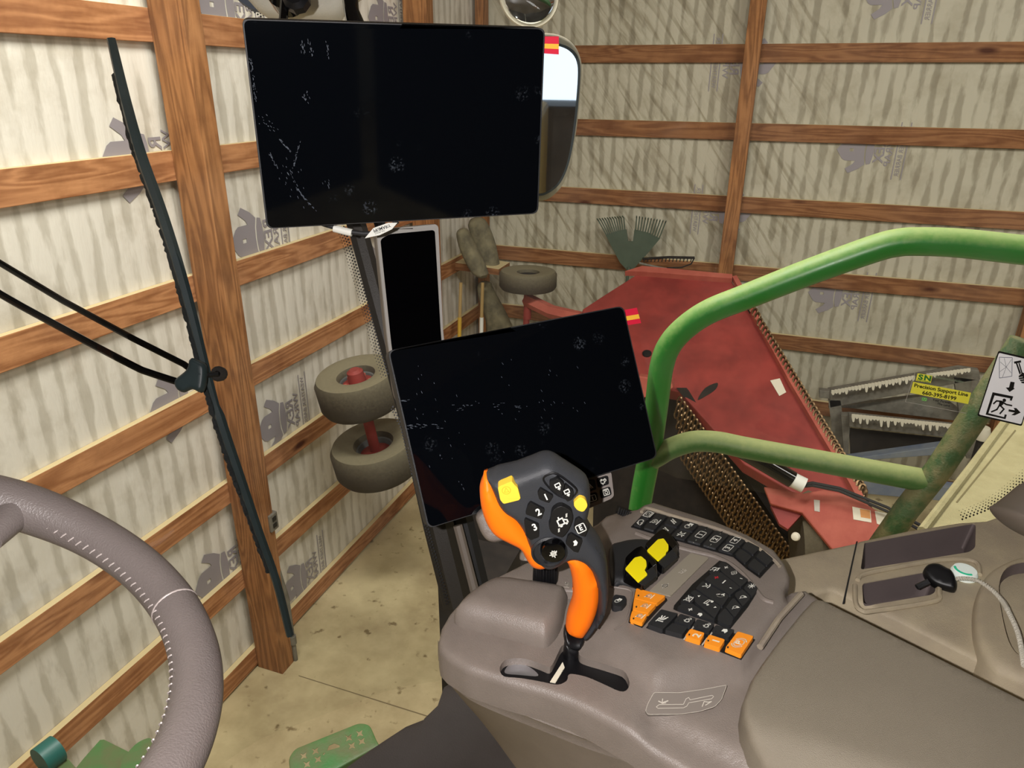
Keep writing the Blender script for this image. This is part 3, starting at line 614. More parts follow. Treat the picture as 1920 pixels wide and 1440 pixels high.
# canvas and brooms in the corner
t = thing('wall_shelf', 'narrow brown wooden shelf across the shed corner holding dusty rolled canvas', 'shelf', tuple(at_y(880, 515, 6.5)))
obj('board', G().prism([(826, 488), (935, 505), (935, 516), (826, 503)], PL((0, 6.12, 0), (0, -1, 0)), -.3, 0), WOODX, t, smooth=False)
obj('bracket', G().prism([(828, 505), (850, 508), (834, 535), (829, 535)], PL((0, 6.12, 0), (0, -1, 0)), -.1, -.02), REDP, t, smooth=False)
for nm, lab, poly, y in (('canvas_roll', 'rolled tan canvas standing upright on the corner shelf, left of two', [(858, 436), (868, 428), (880, 440), (914, 514), (890, 514), (866, 470)], 6.0),
                    ('canvas_bag', 'crumpled tan canvas bag slumped on the corner shelf, right of two', [(880, 414), (905, 410), (925, 450), (936, 500), (938, 508), (915, 510), (900, 480), (888, 450)], 6.28)):
    g = G(); inflate(g, smooth_poly(poly, 4), PL((0, y, 0), (0, -1, 0)), .09, rim=10, step=5); tag(obj(nm, g, CANVAS), lab, 'canvas')
g = G(); inflate(g, smooth_poly([(898, 530), (918, 530), (925, 545), (958, 610), (966, 660), (920, 660), (912, 600), (900, 560)], 4), PL((0, 6.22, 0), (0, -1, 0)), .09, rim=12, step=5)
tag(obj('folded_umbrella', g, CANVAS), 'long folded beige canvas bundle leaning below the corner shelf', 'canvas bundle')
for x0, lab in ((862, 'broom with a yellow handle below the corner shelf, left of two'), (903, 'broom with a white-tipped tan handle below the corner shelf, right of two')):
    t = thing('broom', lab, 'broom', tuple(at_y(x0, 600, 5.95)), None)
    obj('handle', G().tube([at_y(x0+2, 530, 5.98), at_y(x0, 595, 5.95)], .016, 8), mat('bamboo', (176, 146, 92), .6), t)
    obj('grip', G().tube([at_y(x0, 595, 5.95), at_y(x0-1, 645, 5.93)], .019, 8), mat('grip_yellow', (206, 166, 60), .5) if x0 < 880 else WHITE, t)
    obj('brush', G().box(at_y(x0-1, 655, 5.93), (.2, .06, .12)), CANVAS, t, smooth=False)

# ------------------------------------------------------------------ folded rotary cutter
pTL, pTR, pBR = at_y(1205, 505, 6.15), at_y(1370, 522, 6.15), at_y(1600, 930, 4.35)
DK = PL3(pTL, pTR, pBR)
t = thing('rotary_cutter', 'large faded red rotary cutter with folded deck and chain curtains, parked behind the green rail', 'mower', (float(pBR[0]), 5.0, 0))
obj('deck', G().prism([(1204, 508), (1372, 526), (1404, 575), (1485, 720), (1600, 925), (1622, 960), (1490, 925), (1395, 870), (1275, 735), (1190, 720), (1090, 640), (1092, 580), (1130, 555)], DK, -.10, 0), REDP, t, smooth=False, bevel=.01)
g = G(); g.prism([(1172, 517), (1204, 507), (1372, 523), (1372, 531), (1204, 518)], DK, 0, .05); obj('top_flange', g, REDL, t, smooth=False)
g = G(); g.prism([(1205, 500), (1368, 516), (1370, 524), (1204, 508)], DK, -.25, -.1); obj('rear_deck', g, REDP, t, smooth=False)
g = G(); g.prism([(1372, 526), (1380, 524), (1410, 575), (1490, 718), (1610, 925), (1632, 970), (1612, 955), (1588, 910), (1478, 722)], DK, 0, .045); obj('edge_rail', g, REDL, t, smooth=False)
# dark panel painted in for the shade under the cutter wing
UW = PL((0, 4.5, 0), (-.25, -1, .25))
obj('wing_shade', G().prism([(1100, 760), (1282, 735), (1400, 880), (1505, 1040), (1400, 1120), (1130, 1100), (1095, 1000)], UW, -.3, -.16), GRIME_SHADE, t, smooth=False)
g = G(); g.prism([(1200, 700), (1262, 708), (1266, 722), (1240, 735), (1200, 742)], PL((0, 4.55, 0), (0, -1, .2)), 0, .12); obj('hinge_block', g, REDL, t, smooth=False, bevel=.008)
# black strip the chains hang from
mpC = PL(tuple(DK(1285, 738, .03)), (-.35, -1, .35))
obj('chain_bar', G().prism([(1268, 727), (1282, 727), (1400, 868), (1516, 1042), (1500, 1046), (1388, 880)], mpC, -.05, .0), GRIME_SHADE, t, smooth=False)
def link(g, c, u, v, L, W, r, seg=8):
    pts = []
    for k in range(12):
        a = 2*math.pi*k/12; pts.append(c+u*(W/2*math.cos(a))+v*(L/2*math.sin(a)+(.18*L if math.sin(a) > 0 else -.18*L)*.3))
    g.tube(pts, r, 5, closed=True)
def chain_run(p0, p1, n, links, depth_dir, Ls, lean=0.):
    for i in range(n):
        u = (i+.5)/n; x = p0[0]+(p1[0]-p0[0])*u; y = p0[1]+(p1[1]-p0[1])*u
        a = mpC(x, y, .03); g = G(); k = min(links, int(i*1.2)+3) if i < 6 else links
        dr = np.array([-.10, -.02, -1.]); dr /= np.linalg.norm(dr); side = np.array([.85, -.5, 0]); side /= np.linalg.norm(side); per = np.cross(dr, side)
        for j in range(k):
            link(g, a+dr*Ls*(j+.5), side if j % 2 == 0 else per, dr, Ls*1.15, Ls*.72, Ls*.16)
        obj('hanging_chain', g, CHAIN, t)
chain_run((1276, 742), (1500, 1052), 38, 7, None, .052)
mpC = PL(tuple(DK(1500, 760, .02)), DK.n)
# right-hand chain strip, seen edge-on
obj('chain_bar', G().prism([(1392, 566), (1402, 566), (1500, 720), (1618, 925), (1650, 985), (1637, 975), (1604, 925), (1486, 720)], DK, -.05, .02), GRIME_SHADE, t, smooth=False)
for i in range(46):
    u = i/45; x = 1398+u*(1612-1398)+2; y = 570+u*(925-570)+ (3 if 0.1 < u < .9 else 0)
    g = G(); a = DK(x, y, .045); link(g, a, np.array([1, 0, 0]), np.array([0, -.6, -.8]), .055, .035, .009); link(g, a+np.array([.02, -.012, -.02]), np.array([.3, -.5, 0]), np.array([0, -.6, -.8]), .05, .03, .009); obj('hanging_chain', g, CHAIN, t)
# tongue, cylinder, hoses, decals
TG = PL(tuple(at_y(1560, 960, 4.0)), (-.05, -.75, .66))
obj('tongue', G().prism([(1432, 912), (1505, 925), (1545, 918), (1600, 930), (1690, 985), (1712, 1020), (1560, 1030), (1504, 962), (1445, 945)], TG, -.06, 0), REDL, t, smooth=False, bevel=.008)
obj('tongue_brace', G().prism([(1445, 945), (1504, 962), (1478, 990), (1462, 980)], TG, -.12, -.04), REDP, t, smooth=False)
cyl = obj('hydraulic_cylinder', G().tube([TG(1372, 850, .22), TG(1484, 908, .12)], .05, 18), BLKG, t)
obj('cylinder_band', G().tube([TG(1484, 908, .12), TG(1506, 918, .11)], .045, 18), WHITE, cyl)
for k, dy in enumerate((0, 5)):
    obj('hose', G().tube([TG(1490+4*k, 918+dy*.4, .10), TG(1520, 915+dy, .14), TG(1570, 922+dy, .10), TG(1660, 955+dy*1.5, .06), TG(1732, 992+dy*2, .04)], .009, 8), BLKM, t)
mpD = lambda x, y, o=0: TG(x, y, o)
for poly, M in (([(1598, 950), (1632, 957), (1634, 980), (1600, 974)], CREAM), ([(1640, 958), (1668, 964), (1660, 988), (1644, 982)], CREAM), ([(1526, 937), (1537, 938), (1537, 960), (1527, 958)], GREYP), ([(1690, 985), (1700, 983), (1702, 996), (1684, 992)], CREAM)):
    obj('decal', G().prism(poly, mpD, .001, .003), M, t, smooth=False)
dd = obj('decal', G().prism([(1612, 954), (1631, 957), (1632, 973), (1614, 970)], mpD, .0032, .004), mat('decal_orange', (214, 150, 84), .6), t, smooth=False)
obj('decal', G().prism([(1444, 714), (1462, 710), (1474, 736), (1461, 743)], DK, .001, .004), CREAM, t, smooth=False)
obj('grime_patch', G().prism(smooth_poly([(1308, 750), (1322, 728), (1345, 718), (1342, 730), (1325, 742)], 3), DK, .001, .0025), GRIME_SHADE, t, smooth=False)
obj('bolt_boss', G().lathe(DK(1467, 868, 0), DK.n, [(0, 0), (.055, 0), (.055, .02), (.03, .03), (.03, .0), (0, 0)], 18), REDP, t)
obj('bolt_hole', G().lathe(DK(1213, 664, 0), DK.n, [(0, 0), (.035, 0), (.035, .012), (0, .012)], 18), BLK, t)
tyre(c3, (0, 0.02, 1), R3, .17, t, False)
obj('wheel_arm', G().tube([c3-np.array([0, 0, .09]), c3-np.array([0, 0, .36])], .035, 12), REDP, t)
obj('frame_arm', G().tube([at_y(988, 562, 5.9), at_y(1035, 585, 5.75), at_y(1100, 600, 5.6), at_y(1230, 640, 5.6)], .06, 6), REDL, t)
obj('frame_arm', G().tube([at_y(988, 570, 5.9), at_y(985, 660, 5.9)], .03, 8), REDP, t)
obj('tyre_pair', G().lathe(at_y(1520, 1010, 4.2), (1, .2, .1), [(.1, -.1), (.26, -.09), (.3, 0), (.26, .09), (.1, .1)], 30), RUBBER, t)
obj('white_cap', G().lathe(at_y(1492, 1006, 3.6), (-.3, -1, .4), [(0, 0), (.024, 0), (.02, .02), (0, .03)], 14), CREAM, t)

# ------------------------------------------------------------------ steel frame with dried white paint
t = thing('steel_frame', 'grey steel stand with white paint dripping down its rails, against the back wall', 'steel stand', tuple(at_y(1700, 900, 6.3)*np.array([1, 1, 0])))
for poly, y, nm in (([(1552, 732), (1800, 690), (1836, 695), (1838, 712), (1800, 718), (1556, 765)], 6.35, 'top_rail'), ([(1592, 778), (1800, 800), (1798, 822), (1592, 800)], 6.2, 'middle_rail'),
                    ([(1553, 750), (1576, 750), (1596, 900), (1572, 900)], 6.35, 'upright'), ([(1788, 706), (1836, 712), (1850, 860), (1812, 860)], 6.35, 'upright'), ([(1577, 778), (1595, 778), (1590, 860), (1583, 860)], 6.25, 'upright'),
                    ([(1553, 765), (1590, 765), (1800, 790), (1800, 770), (1760, 740)], 6.44, 'back_panel'), ([(1536, 732), (1556, 734), (1555, 748), (1536, 746)], 6.3, 'rail_end')):
    obj(nm, pp(G(), poly, y, .07, -.07), GALV, t, smooth=False, bevel=.004)
obj('dark_panel', pp(G(), [(1592, 802), (1780, 822), (1772, 850), (1594, 850)], 6.3, .02), GRIME_SHADE, t, smooth=False)
def drips(x0, y0, x1, y1, n, y, mx, seed):
    rr = random.Random(seed); top = []; bot = []; g = G(); mp = PL((0, y, 0), (0, -1, 0))
    xs = [x0+(x1-x0)*i/n for i in range(n+1)]
    for i, x in enumerate(xs):
        yy = y0+(y1-y0)*i/n; L = 3+rr.random()*3 if i % 2 else 4+rr.random()*mx
        poly = [(x-3.2, yy-2), (x+3.2, yy-2), (x+3.4, yy+3), (x+1.8, yy+L), (x, yy+L+1.5), (x-1.8, yy+L), (x-3.4, yy+3)]
        g.prism(poly, mp, .001, .01)
    return g
obj('paint_drips', drips(1562, 733, 1712, 706, 24, 6.28, 8, 3), CREAM, t, smooth=False)
obj('paint_drips', drips(1740, 702, 1816, 692, 12, 6.28, 4, 4), CREAM, t, smooth=False)
obj('paint_drips', drips(1600, 778, 1796, 798, 30, 6.13, 12, 5), CREAM, t, smooth=False)
for poly, y, lab in (([(1582, 862), (1800, 832), (1800, 850), (1640, 862), (1582, 868)], 6.1, 'weathered blue-grey beam lying just below the paint-splashed stand'), ([(1606, 892), (1860, 925), (1900, 935), (1880, 950), (1610, 925)], 5.6, 'weathered blue-grey beam crossing behind the lower green rail')):
    tag(obj('steel_beam', pp(G(), poly, y, .1, -.1), BLUEB, smooth=False, bevel=.005), lab, 'beam')
t = thing('capped_post', 'thin post with a white cap between the sloping green post and the back wall', 'post', tuple(at_y(1843, 812, 6.0)*np.array([1, 1, 0])))
q = at_y(1843, 812, 6.0); obj('cap', G().lathe(q, (0, -.1, 1), [(0, -.06), (.05, -.05), (.055, 0), (.04, .05), (0, .06)], 16), CREAM, t)
obj('shaft', G().tube([q-np.array([0, 0, .05]), np.array([q[0], q[1], 0])], .03, 10), GRIME_SHADE, t)
# ================================================================== COMBINE CAB
def zz(pts, ox, oy, s): return [(ox+x/s, oy+y/s) for x, y in pts]
def yw(p): return CAM+_Z@np.array(p, float)          # from view-aligned metres to world
def proj(P):
    d = (np.array(P)-CAM); k = d@CF; return 960+FOC*(d@CR)/k, 720-FOC*(d@CU)/k
def sstep(t): t = min(1, max(0, t)); return t*t*(3-2*t)
CABP = (0, 0, CZ-1.3)
cab = thing('combine_cab', 'grey combine cab shell around the driver: glass, corner pillar, side ledge and floor', 'vehicle cab', CABP)
obj('roof', G().box((.04, 0.0, CZ+.62), (2.6, 2.44, .16)), mat('roof_shell', (60, 110, 58), .5), cab, smooth=False, bevel=.03)
obj('headliner', G().box((.05, .0, CZ+.54), (2.5, 2.3, .03)), BEIGE, cab, smooth=False)
obj('rear_blocker', G().box((1.28, .05, CZ-.3), (.05, 2.3, 1.7)), TRIMD, cab, smooth=False)  # unseen panel added to keep the bright doorway out of the screen reflection
obj('left_blocker', G().box((.3, -1.22, CZ-.3), (1.9, .05, 1.7)), TRIMD, cab, smooth=False)  # unseen side panel, added together with the rear one
# windshield: ruled, curved surface wrapping to the right-hand corner pillar
top = [(-1.22, -1.1), (-1.28, 0), (-1.20, .55), (-1.05, .85), (-.86, 1.06), (-.72, 1.14)]
bot = [(-.92, -1.1), (-.96, 0), (-.90, .5), (-.78, .78), (-.60, .98), (-.47, 1.06)]
g = G(); loft(g, [[(x, y, CZ+.5) for x, y in top], [(a+(c-a)*.5-.03, b+(d-b)*.5, CZ-.3) for (a, b), (c, d) in zip(top, bot)], [(x, y, CZ-1.15) for x, y in bot]], 40)
obj('windshield', g, CLEAR, cab)
obj('side_window', G().add([(-.68, 1.13, CZ+.5), (1.4, 1.13, CZ+.5), (1.4, 1.28, CZ-.72), (-.52, 1.28, CZ-.72)], [(0, 1, 2, 3)]), CLEAR, cab)
# corner pillar
pil = [at_d(600, 180, 1.21), at_d(640, 330, 1.21), at_d(674, 440, 1.21), at_d(706, 560, 1.21), at_d(733, 660, 1.21), at_d(775, 800, 1.22), at_d(822, 985, 1.24), at_d(858, 1130, 1.26)]
obj('corner_pillar', G().tube([p for p in pil], [.017]*5+[.022, .028, .028], 8), TRIMD, cab)
obj('window_seal', G().tube([p+CR*.036+CF*.03 for p in pil], [.010]*5+[.018, .024, .024], 8), BLKM, cab)
obj('pillar_trim', G().tube([at_d(858, 985, 1.2), at_d(893, 1120, 1.2)], .008, 8), BEIGE, cab)
# frit dots along the glass edge
def frit(edge, side, rows, dep, name='frit_dots', step=6.):
    g = G(); P = resample(edge, max(2, int(sum(math.dist(a, b) for a, b in zip(edge[:-1], edge[1:]))/step)))
    for i, (x, y) in enumerate(P):
        t = P[min(i+1, len(P)-1)]-P[max(i-1, 0)]; t /= np.linalg.norm(t); n = np.array([t[1], -t[0]])*side
        for j in range(rows):
            r = 2.3-j*.38; c = np.array([x, y])+n*(1.5+j*4.3)+t*(3 if j % 2 else 0)
            g.add([at_d(c[0]+r*a, c[1]+r*b, dep) for a, b in ((-1, 0), (0, -1), (1, 0), (0, 1))], [(0, 1, 2, 3)])
    return obj(name, g, BLK, cab, smooth=False)
frit([(646, 425), (655, 450), (690, 565), (712, 650), (728, 700)], -1, 4, 1.19)
frit([(738, 762), (757, 800), (800, 975), (842, 1128)], -1, 2, 1.18)
frit([(1805, 975), (1850, 958), (1890, 930), (1935, 890)], 1, 5, 1.0, step=7)
frit([(440, -5), (456, 10), (488, 32)], 1, 5, 1.3, step=6)
frit([(628, 38), (655, 15), (684, -4)], 1, 3, 1.25, step=6)
# upper corner cover
g = G(); inflate(g, smooth_poly([(430, -60), (466, 0), (500, 26), (560, 30), (628, 30), (648, 8), (700, -60), (560, -120)], 4), PL(at_d(560, 10, 1.18), -CF), .02, .04, rim=16, step=9)
obj('corner_cover', g, mat('headliner_fabric', (206, 200, 188), .8, bump=.4, bscale=600), cab)
g = G(); g.prism([(500, 22), (630, 28), (628, 46), (520, 44)], PL(at_d(560, 30, 1.21), -CF), 0, .02); obj('lower_trim', g, BEIGE, cab, smooth=False)
g = G(); g.prism([(440, -6), (458, -6), (484, 14), (490, 24), (475, 22), (455, 9)], PL(at_d(460, 10, 1.2), -CF), 0, .01); obj('cover_edge', g, mat('slate_edge', (84, 92, 108), .6), cab, smooth=False)
# side ledge with trays
HL = -.66
LED = KH(HL)
outl = [(1382, 1066), (1470, 1044), (1603, 1016), (1612, 1012), (1700, 993), (1800, 977), (1850, 974), (1885, 962), (1905, 948), (1950, 915), (2060, 880), (2060, 1352), (1920, 1281), (1810, 1224), (1685, 1161), (1560, 1104), (1430, 1140), (1380, 1150)]
tray1 = round_poly(zz([(245, 468), (1062, 322), (1080, 338), (1075, 505), (1030, 540), (215, 672), (240, 490)], 1560, 900, 4), 5)
tray2 = round_poly(zz([(225, 775), (690, 690), (778, 700), (775, 840), (740, 862), (290, 937), (235, 925)], 1560, 900, 4), 7)
g = G(); sheet(g, outl, LED, step=12, rim=9, rdrop=.006, drop=.12, holes=[tray1, tray2], hdrop=.0015); obj('side_ledge', g, SILL, cab, angle=50)
obj('gap_shade', G().prism([(1380, 1100), (1560, 1090), (2060, 1300), (2060, 1560), (1500, 1300)], KH(HL-.10), -.01, 0), BLKM, cab, smooth=False)  # black sheet laid in for the dark shadow strip beside the armrest
def well(outline, mp, depth, M, par, name, shrink=.9):
    g = G(); P = densify(outline, 8); n = len(P); top = [mp(x, y, 0.) for x, y in P]; c = np.mean(np.array(top), 0)
    bot = [c+(p-c)*shrink-np.array([0, 0, depth]) for p in top]
    g.add(top+bot, [(i, (i+1) % n, (i+1) % n+n, i+n) for i in range(n)]); g.add(bot, [tuple(range(n))]); return obj(name, g, M, par, angle=40)
well(tray1, KH(HL-.001), .045, SHADOWY, cab, 'tray'); well(tray2, KH(HL-.001), .04, SHADOWY, cab, 'tray')
g = G(); g.tube([LED(x, y, .002) for x, y in smooth_poly(zz([(190, 760), (240, 715), (500, 660), (800, 610), (1000, 605), (1090, 640), (1105, 720)], 1560, 900, 4), 5, False)], .0035, 8)
g.tube([LED(x, y, .002) for x, y in smooth_poly(zz([(170, 800), (175, 930), (220, 990), (320, 990), (760, 920), (800, 860), (800, 820)], 1560, 900, 4), 5, False)], .0035, 8)
obj('tray_rim', g, SILL, cab)
obj('panel_gap', G().prism([(1605, 1017), (1608, 1016), (1583, 1133), (1579, 1134)], LED, .0008, .0016), BLKM, cab, smooth=False)
g = G(); sheet(g, smooth_poly([(1829, 1160), (1833, 1110), (1852, 1072), (1884, 1050), (1935, 1036), (2040, 1040), (2040, 1300), (1900, 1262), (1862, 1242), (1838, 1205)], 5), KH(HL+.02), step=9, rim=14, rdrop=.012, drop=.06,
      holes=[smooth_poly([(1873, 1100), (1888, 1064), (1930, 1052), (2000, 1060), (2000, 1270), (1925, 1236), (1896, 1212), (1880, 1160)], 4)], hdrop=.002); obj('cup_holder', g, SILL, cab)
well(smooth_poly([(1873, 1100), (1888, 1064), (1930, 1052), (2000, 1060), (2000, 1270), (1925, 1236), (1896, 1212), (1880, 1160)], 4), KH(HL+.019), .08, SHADOWY, cab, 'cup_well', .88)
g = G(); inflate(g, smooth_poly([(1888, 968), (1889, 955), (1902, 948), (1925, 930), (1960, 905), (2040, 880), (2040, 1040), (1950, 1016), (1920, 1002), (1900, 986)], 4), PL(at_d(1940, 965, .93), -CF), .03, .05, rim=18, step=8); obj('corner_boss', g, BEIGE, cab)
# cab floor/front corner trim under the console
g = G(); sheet(g, [(832, 1282), (850, 1270), (1100, 1300), (1300, 1500), (560, 1500), (640, 1441), (690, 1404), (720, 1384), (760, 1358), (795, 1342), (820, 1318)], KH(-1.12), step=25, rim=10, rdrop=.01, drop=.15); obj('floor_panel', g, mat('floor_dark_grey', (82, 76, 73), .6, var=.15, vscale=9, bump=.3, bscale=300), cab)

# ---- lit socket charger and cable on the ledge
t = thing('phone_charger', 'black plug-in charger with teal lit ring and coiled white cable on the side ledge', 'charger', tuple(at_h(1805, 1085, HL)))
c = at_h(1806, 1080, HL)
g = G(); g.lathe(c, (0, 0, 1), [(.011, 0), (.0165, 0), (.0175, .006), (.015, .012), (.011, .012)], 32); obj('socket_ring', g, mat('ring_white', (236, 240, 232), .3, emit=((220, 240, 230), .25)), t)
obj('socket', G().lathe(c+np.array([0, 0, .004]), (0, 0, 1), [(0, 0), (.0118, 0), (.0118, .004), (0, .004)], 24), BLK, t)
g = G(); g.tube([c+np.array([.013*math.cos(a), .013*math.sin(a), .0115]) for a in np.linspace(3.0, 5.2, 12)], .002, 8); obj('teal_light', g, mat('ring_teal', (40, 170, 130), .3, emit=((40, 200, 150), .3)), t)
g = G(); inflate(g, smooth_poly(zz([(680, 690), (720, 640), (790, 632), (860, 665), (900, 690), (935, 770), (930, 830), (900, 845), (800, 820), (735, 785), (695, 740)], 1560, 900, 4), 4), PL(c+np.array([-.02, -.01, .03]), (-.2, -.6, .8)), .012, rim=9, step=5); obj('adapter', g, BLK, t)
obj('adapter_cord', G().tube([at_h(1742, 1090, HL+.02), at_h(1725, 1098, HL+.012), at_h(1719, 1101, HL+.01)], .004, 8), BLKM, t)
path = smooth_poly([(1793, 1085), (1815, 1085), (1838, 1091), (1862, 1108), (1880, 1128), (1895, 1155), (1908, 1185), (1915, 1215), (1920, 1250)], 10, False)
H_ = [HL+.03]*len(path); P = np.array([at_h(x, y, h) for (x, y), h in zip(path, H_)]); P = resample(P, 420)
Tn = np.gradient(P, axis=0); Tn /= np.linalg.norm(Tn, axis=1)[:, None]; A = np.cross(Tn, [0, 0, 1.]); A /= np.linalg.norm(A, axis=1)[:, None]; B = np.cross(Tn, A)
ph = np.arange(420)*.9
obj('coiled_cable', G().tube([p+(a*math.cos(q)+b*math.sin(q))*.0022 for p, a, b, q in zip(P, A, B, ph)], .0011, 5), mat('cable_white', (205, 200, 185), .5), t)
obj('cable_core', G().tube(list(P[::8]), .0018, 8), mat('cable_white', (205, 200, 185)), t)
obj('cable_sleeve', G().tube(list(P[150:190:6]), .0035, 8), mat('cable_white', (205, 200, 185)), t)

# ================================================================== ARMREST CONSOLE
HB = -.56
KB = KH(HB)
con = thing('armrest_console', 'grey-brown moulded armrest console with keypads, yellow levers and a long padded armrest', 'console', tuple(at_h(1150, 1150, -.9)))
R1 = [(821, 1200), (824, 1214), (837, 1228), (875, 1252), (950, 1277), (1017, 1295), (1070, 1314), (1112, 1334), (1175, 1369), (1225, 1394), (1262, 1415), (1290, 1432), (1360, 1480), (1450, 1550)]
body = R1[1:]+[(1600, 1640), (2020, 1700), (2020, 1356), (1545, 1124), (1530, 1113), (1508, 1111), (1470, 1128), (1478, 1112), (1479, 1095), (1470, 1072), (1450, 1045), (1400, 1012), (1340, 987), (1260, 965), (1216, 951), (1194, 964), (1158, 955), (1136, 962), (1120, 976), (1050, 1016), (985, 1050), (928, 1080), (895, 1097), (866, 1119), (842, 1146), (827, 1172), (821, 1198)]
slot = smooth_poly(zz([(548, 700), (575, 640), (640, 618), (740, 620), (860, 660), (925, 682), (965, 620), (1010, 530), (1060, 505), (1130, 515), (1145, 590), (1200, 622), (1330, 660), (1470, 712), (1520, 790), (1505, 850), (1450, 865), (1330, 812), (1200, 757), (1095, 735), (1062, 745), (1050, 785), (980, 815), (850, 790), (700, 765), (580, 748)], 800, 1080, 4), 3)
plate = [(1150, 1140), (1128, 1185), (1150, 1220), (1195, 1262), (1230, 1290), (1300, 1282), (1388, 1262), (1402, 1245), (1520, 1100), (1480, 1040), (1220, 930), (1100, 1040)]
plA = np.array(plate, float)
HFC = {}
def body_h(x, y):
    q = np.array([[x, y]]); d = dist_to(plA, q)[0]; s = d if inside(plA, q)[0] else -d
    e = -sstep((1100-x)/260)*.010*0
    return .016*sstep((s+22)/44)-.010*sstep((y-(1285+(x-1180)*.55))/40)*(1 if x > 1180 else 0)*sstep((x-1180)/60)
g = G(); sheet(g, body, KB, step=9, rim=13, rdrop=.010, drop=.03, holes=[slot], hf=body_h, hdrop=.009)
obj('body_top', g, CONS, con, angle=50)
g2 = G(); sc_ = np.mean(np.array(slot), 0); g2.prism([tuple(p+np.array([0, 1.5 if p[1] > 1250 else -1.5])) for p in slot[::2]], KH(HB-.009), -.002, 0); obj('slot_floor', g2, BLK, con, smooth=False)
obj('slot_plate', G().prism(smooth_poly(zz([(590, 735), (600, 690), (640, 668), (720, 670), (790, 700), (835, 755), (700, 748)], 800, 1080, 4), 4), KH(HB-.010), 0, .001), STEEL, con, smooth=False)
obj('slot_mark', G().prism(zz([(925, 798), (1020, 650), (1035, 690), (965, 805)], 800, 1080, 4), KH(HB-.009), 0, .001), CREAM, con, smooth=False)
# side skirt of the console: one shell under the top edge, with a lip and a seam
SK = [([(821, 1200), (837, 1228), (875, 1252), (950, 1277), (1017, 1295), (1112, 1334), (1175, 1369), (1262, 1415), (1360, 1480), (1600, 1640)], HB-.010),
      ([(821, 1222), (838, 1250), (872, 1275), (936, 1299), (1008, 1323), (1094, 1358), (1155, 1385), (1238, 1421), (1342, 1475), (1580, 1632)], -.592),
      ([(822, 1238), (840, 1268), (870, 1293), (925, 1316), (1000, 1348), (1080, 1379), (1140, 1400), (1220, 1427), (1330, 1470), (1560, 1626)], -.604),
      ([(825, 1244), (843, 1273), (873, 1298), (928, 1321), (1003, 1353), (1083, 1384), (1143, 1405), (1223, 1432), (1332, 1476), (1562, 1632)], -.612),
      ([(829, 1252), (848, 1283), (879, 1311), (936, 1338), (1013, 1369), (1093, 1401), (1152, 1421), (1230, 1447), (1336, 1490), (1566, 1646)], -.622)]
def iloft(g, rows, n=80):
    out = []
    for pts, h in rows:
        P = np.array(smooth_poly(pts, 8, False)); t = np.linspace(0, len(P)-1, n); Q = np.stack([np.interp(t, range(len(P)), P[:, k]) for k in (0, 1)], 1); out.append([at_h(x, y, h) for x, y in Q])
    V = [p for r in out for p in r]; F = [(i*n+j, i*n+j+1, (i+1)*n+j+1, (i+1)*n+j) for i in range(len(out)-1) for j in range(n-1)]; return g.add(V, F)
obj('side_band', iloft(G(), SK[:3]), CONS, con, angle=60)
obj('band_lip', iloft(G(), SK[2:5]), CONS, con, angle=40)
LS = [SK[4], ([(834, 1264), (857, 1297), (890, 1330), (940, 1364), (1010, 1402), (1080, 1440), (1140, 1470), (1220, 1510), (1330, 1570), (1540, 1720)], -.70),
      ([(841, 1280), (868, 1313), (902, 1352), (935, 1395), (972, 1445), (1020, 1500), (1080, 1560), (1150, 1620), (1240, 1700), (1440, 1880)], -.84)]
obj('lower_skirt', iloft(G(), LS), mat('skirt_plastic', (142, 131, 122), .55, var=.1, vscale=20, bump=.3, bscale=900), con, angle=60)
# raised hand rest in front of the lever
g = G(); sheet(g, smooth_poly([(852, 1160), (856, 1148), (880, 1122), (928, 1094), (985, 1098), (1058, 1112), (1060, 1140), (1050, 1178), (1026, 1206), (1000, 1203), (930, 1184), (870, 1170)], 4), KH(HB+.006), step=7, rim=26, rdrop=.026, drop=.02, hf=lambda x, y: .022)
obj('hand_rest', g, CONS, con, angle=60)
# knob panel and knob
g = G(); sheet(g, round_poly([(930, 1082), (990, 1052), (1068, 1040), (1092, 1090), (1086, 1108), (1050, 1106)], 8), KH(HB+.012), step=10, rim=5, rdrop=.003, drop=.02); kp = obj('knob_panel', g, CONS, con)
icon(con, 'i', 'dial', KH(HB+.012), (1063, 1098), (.95, .12), (.2, -.9), 12, .0008, GREYP, 'panel_symbol')
kc = at_h(1022, 1090, HB+.014); V = []; F = []; S = 72; topc = at_h(1021, 1062, HB+.034)
g = G()
for h, r in ((0, .0135), (.003, .0148), (.026, .0145), (.030, .0125)):
    for k in range(S):
        a = 2*math.pi*k/S; rr = r*(1 if (k % 3) else .9); V.append(kc+np.array([math.cos(a)*rr, math.sin(a)*rr, h]))
for i in range(3):
    for k in range(S): F.append((i*S+k, i*S+(k+1) % S, (i+1)*S+(k+1) % S, (i+1)*S+k))
F.append(tuple(3*S+k for k in range(S))); g.add(V, F); obj('ribbed_knob', g, BLK, con, angle=25)
# ribbed thumb roller at the back of the housing
g = G()
for k in range(9):
    x = 1162+k*4.2; y = 955+k*1.6; g.tube([at_h(x, y-2, HB+.012), at_h(x-3, y+9, HB+.008)], .0014, 6)
obj('thumb_roller', g, BLKM, con)
obj('roller_bed', G().prism([(1158, 952), (1196, 966), (1190, 974), (1154, 962)], KH(HB+.003), 0, .004), BLK, con, smooth=False)
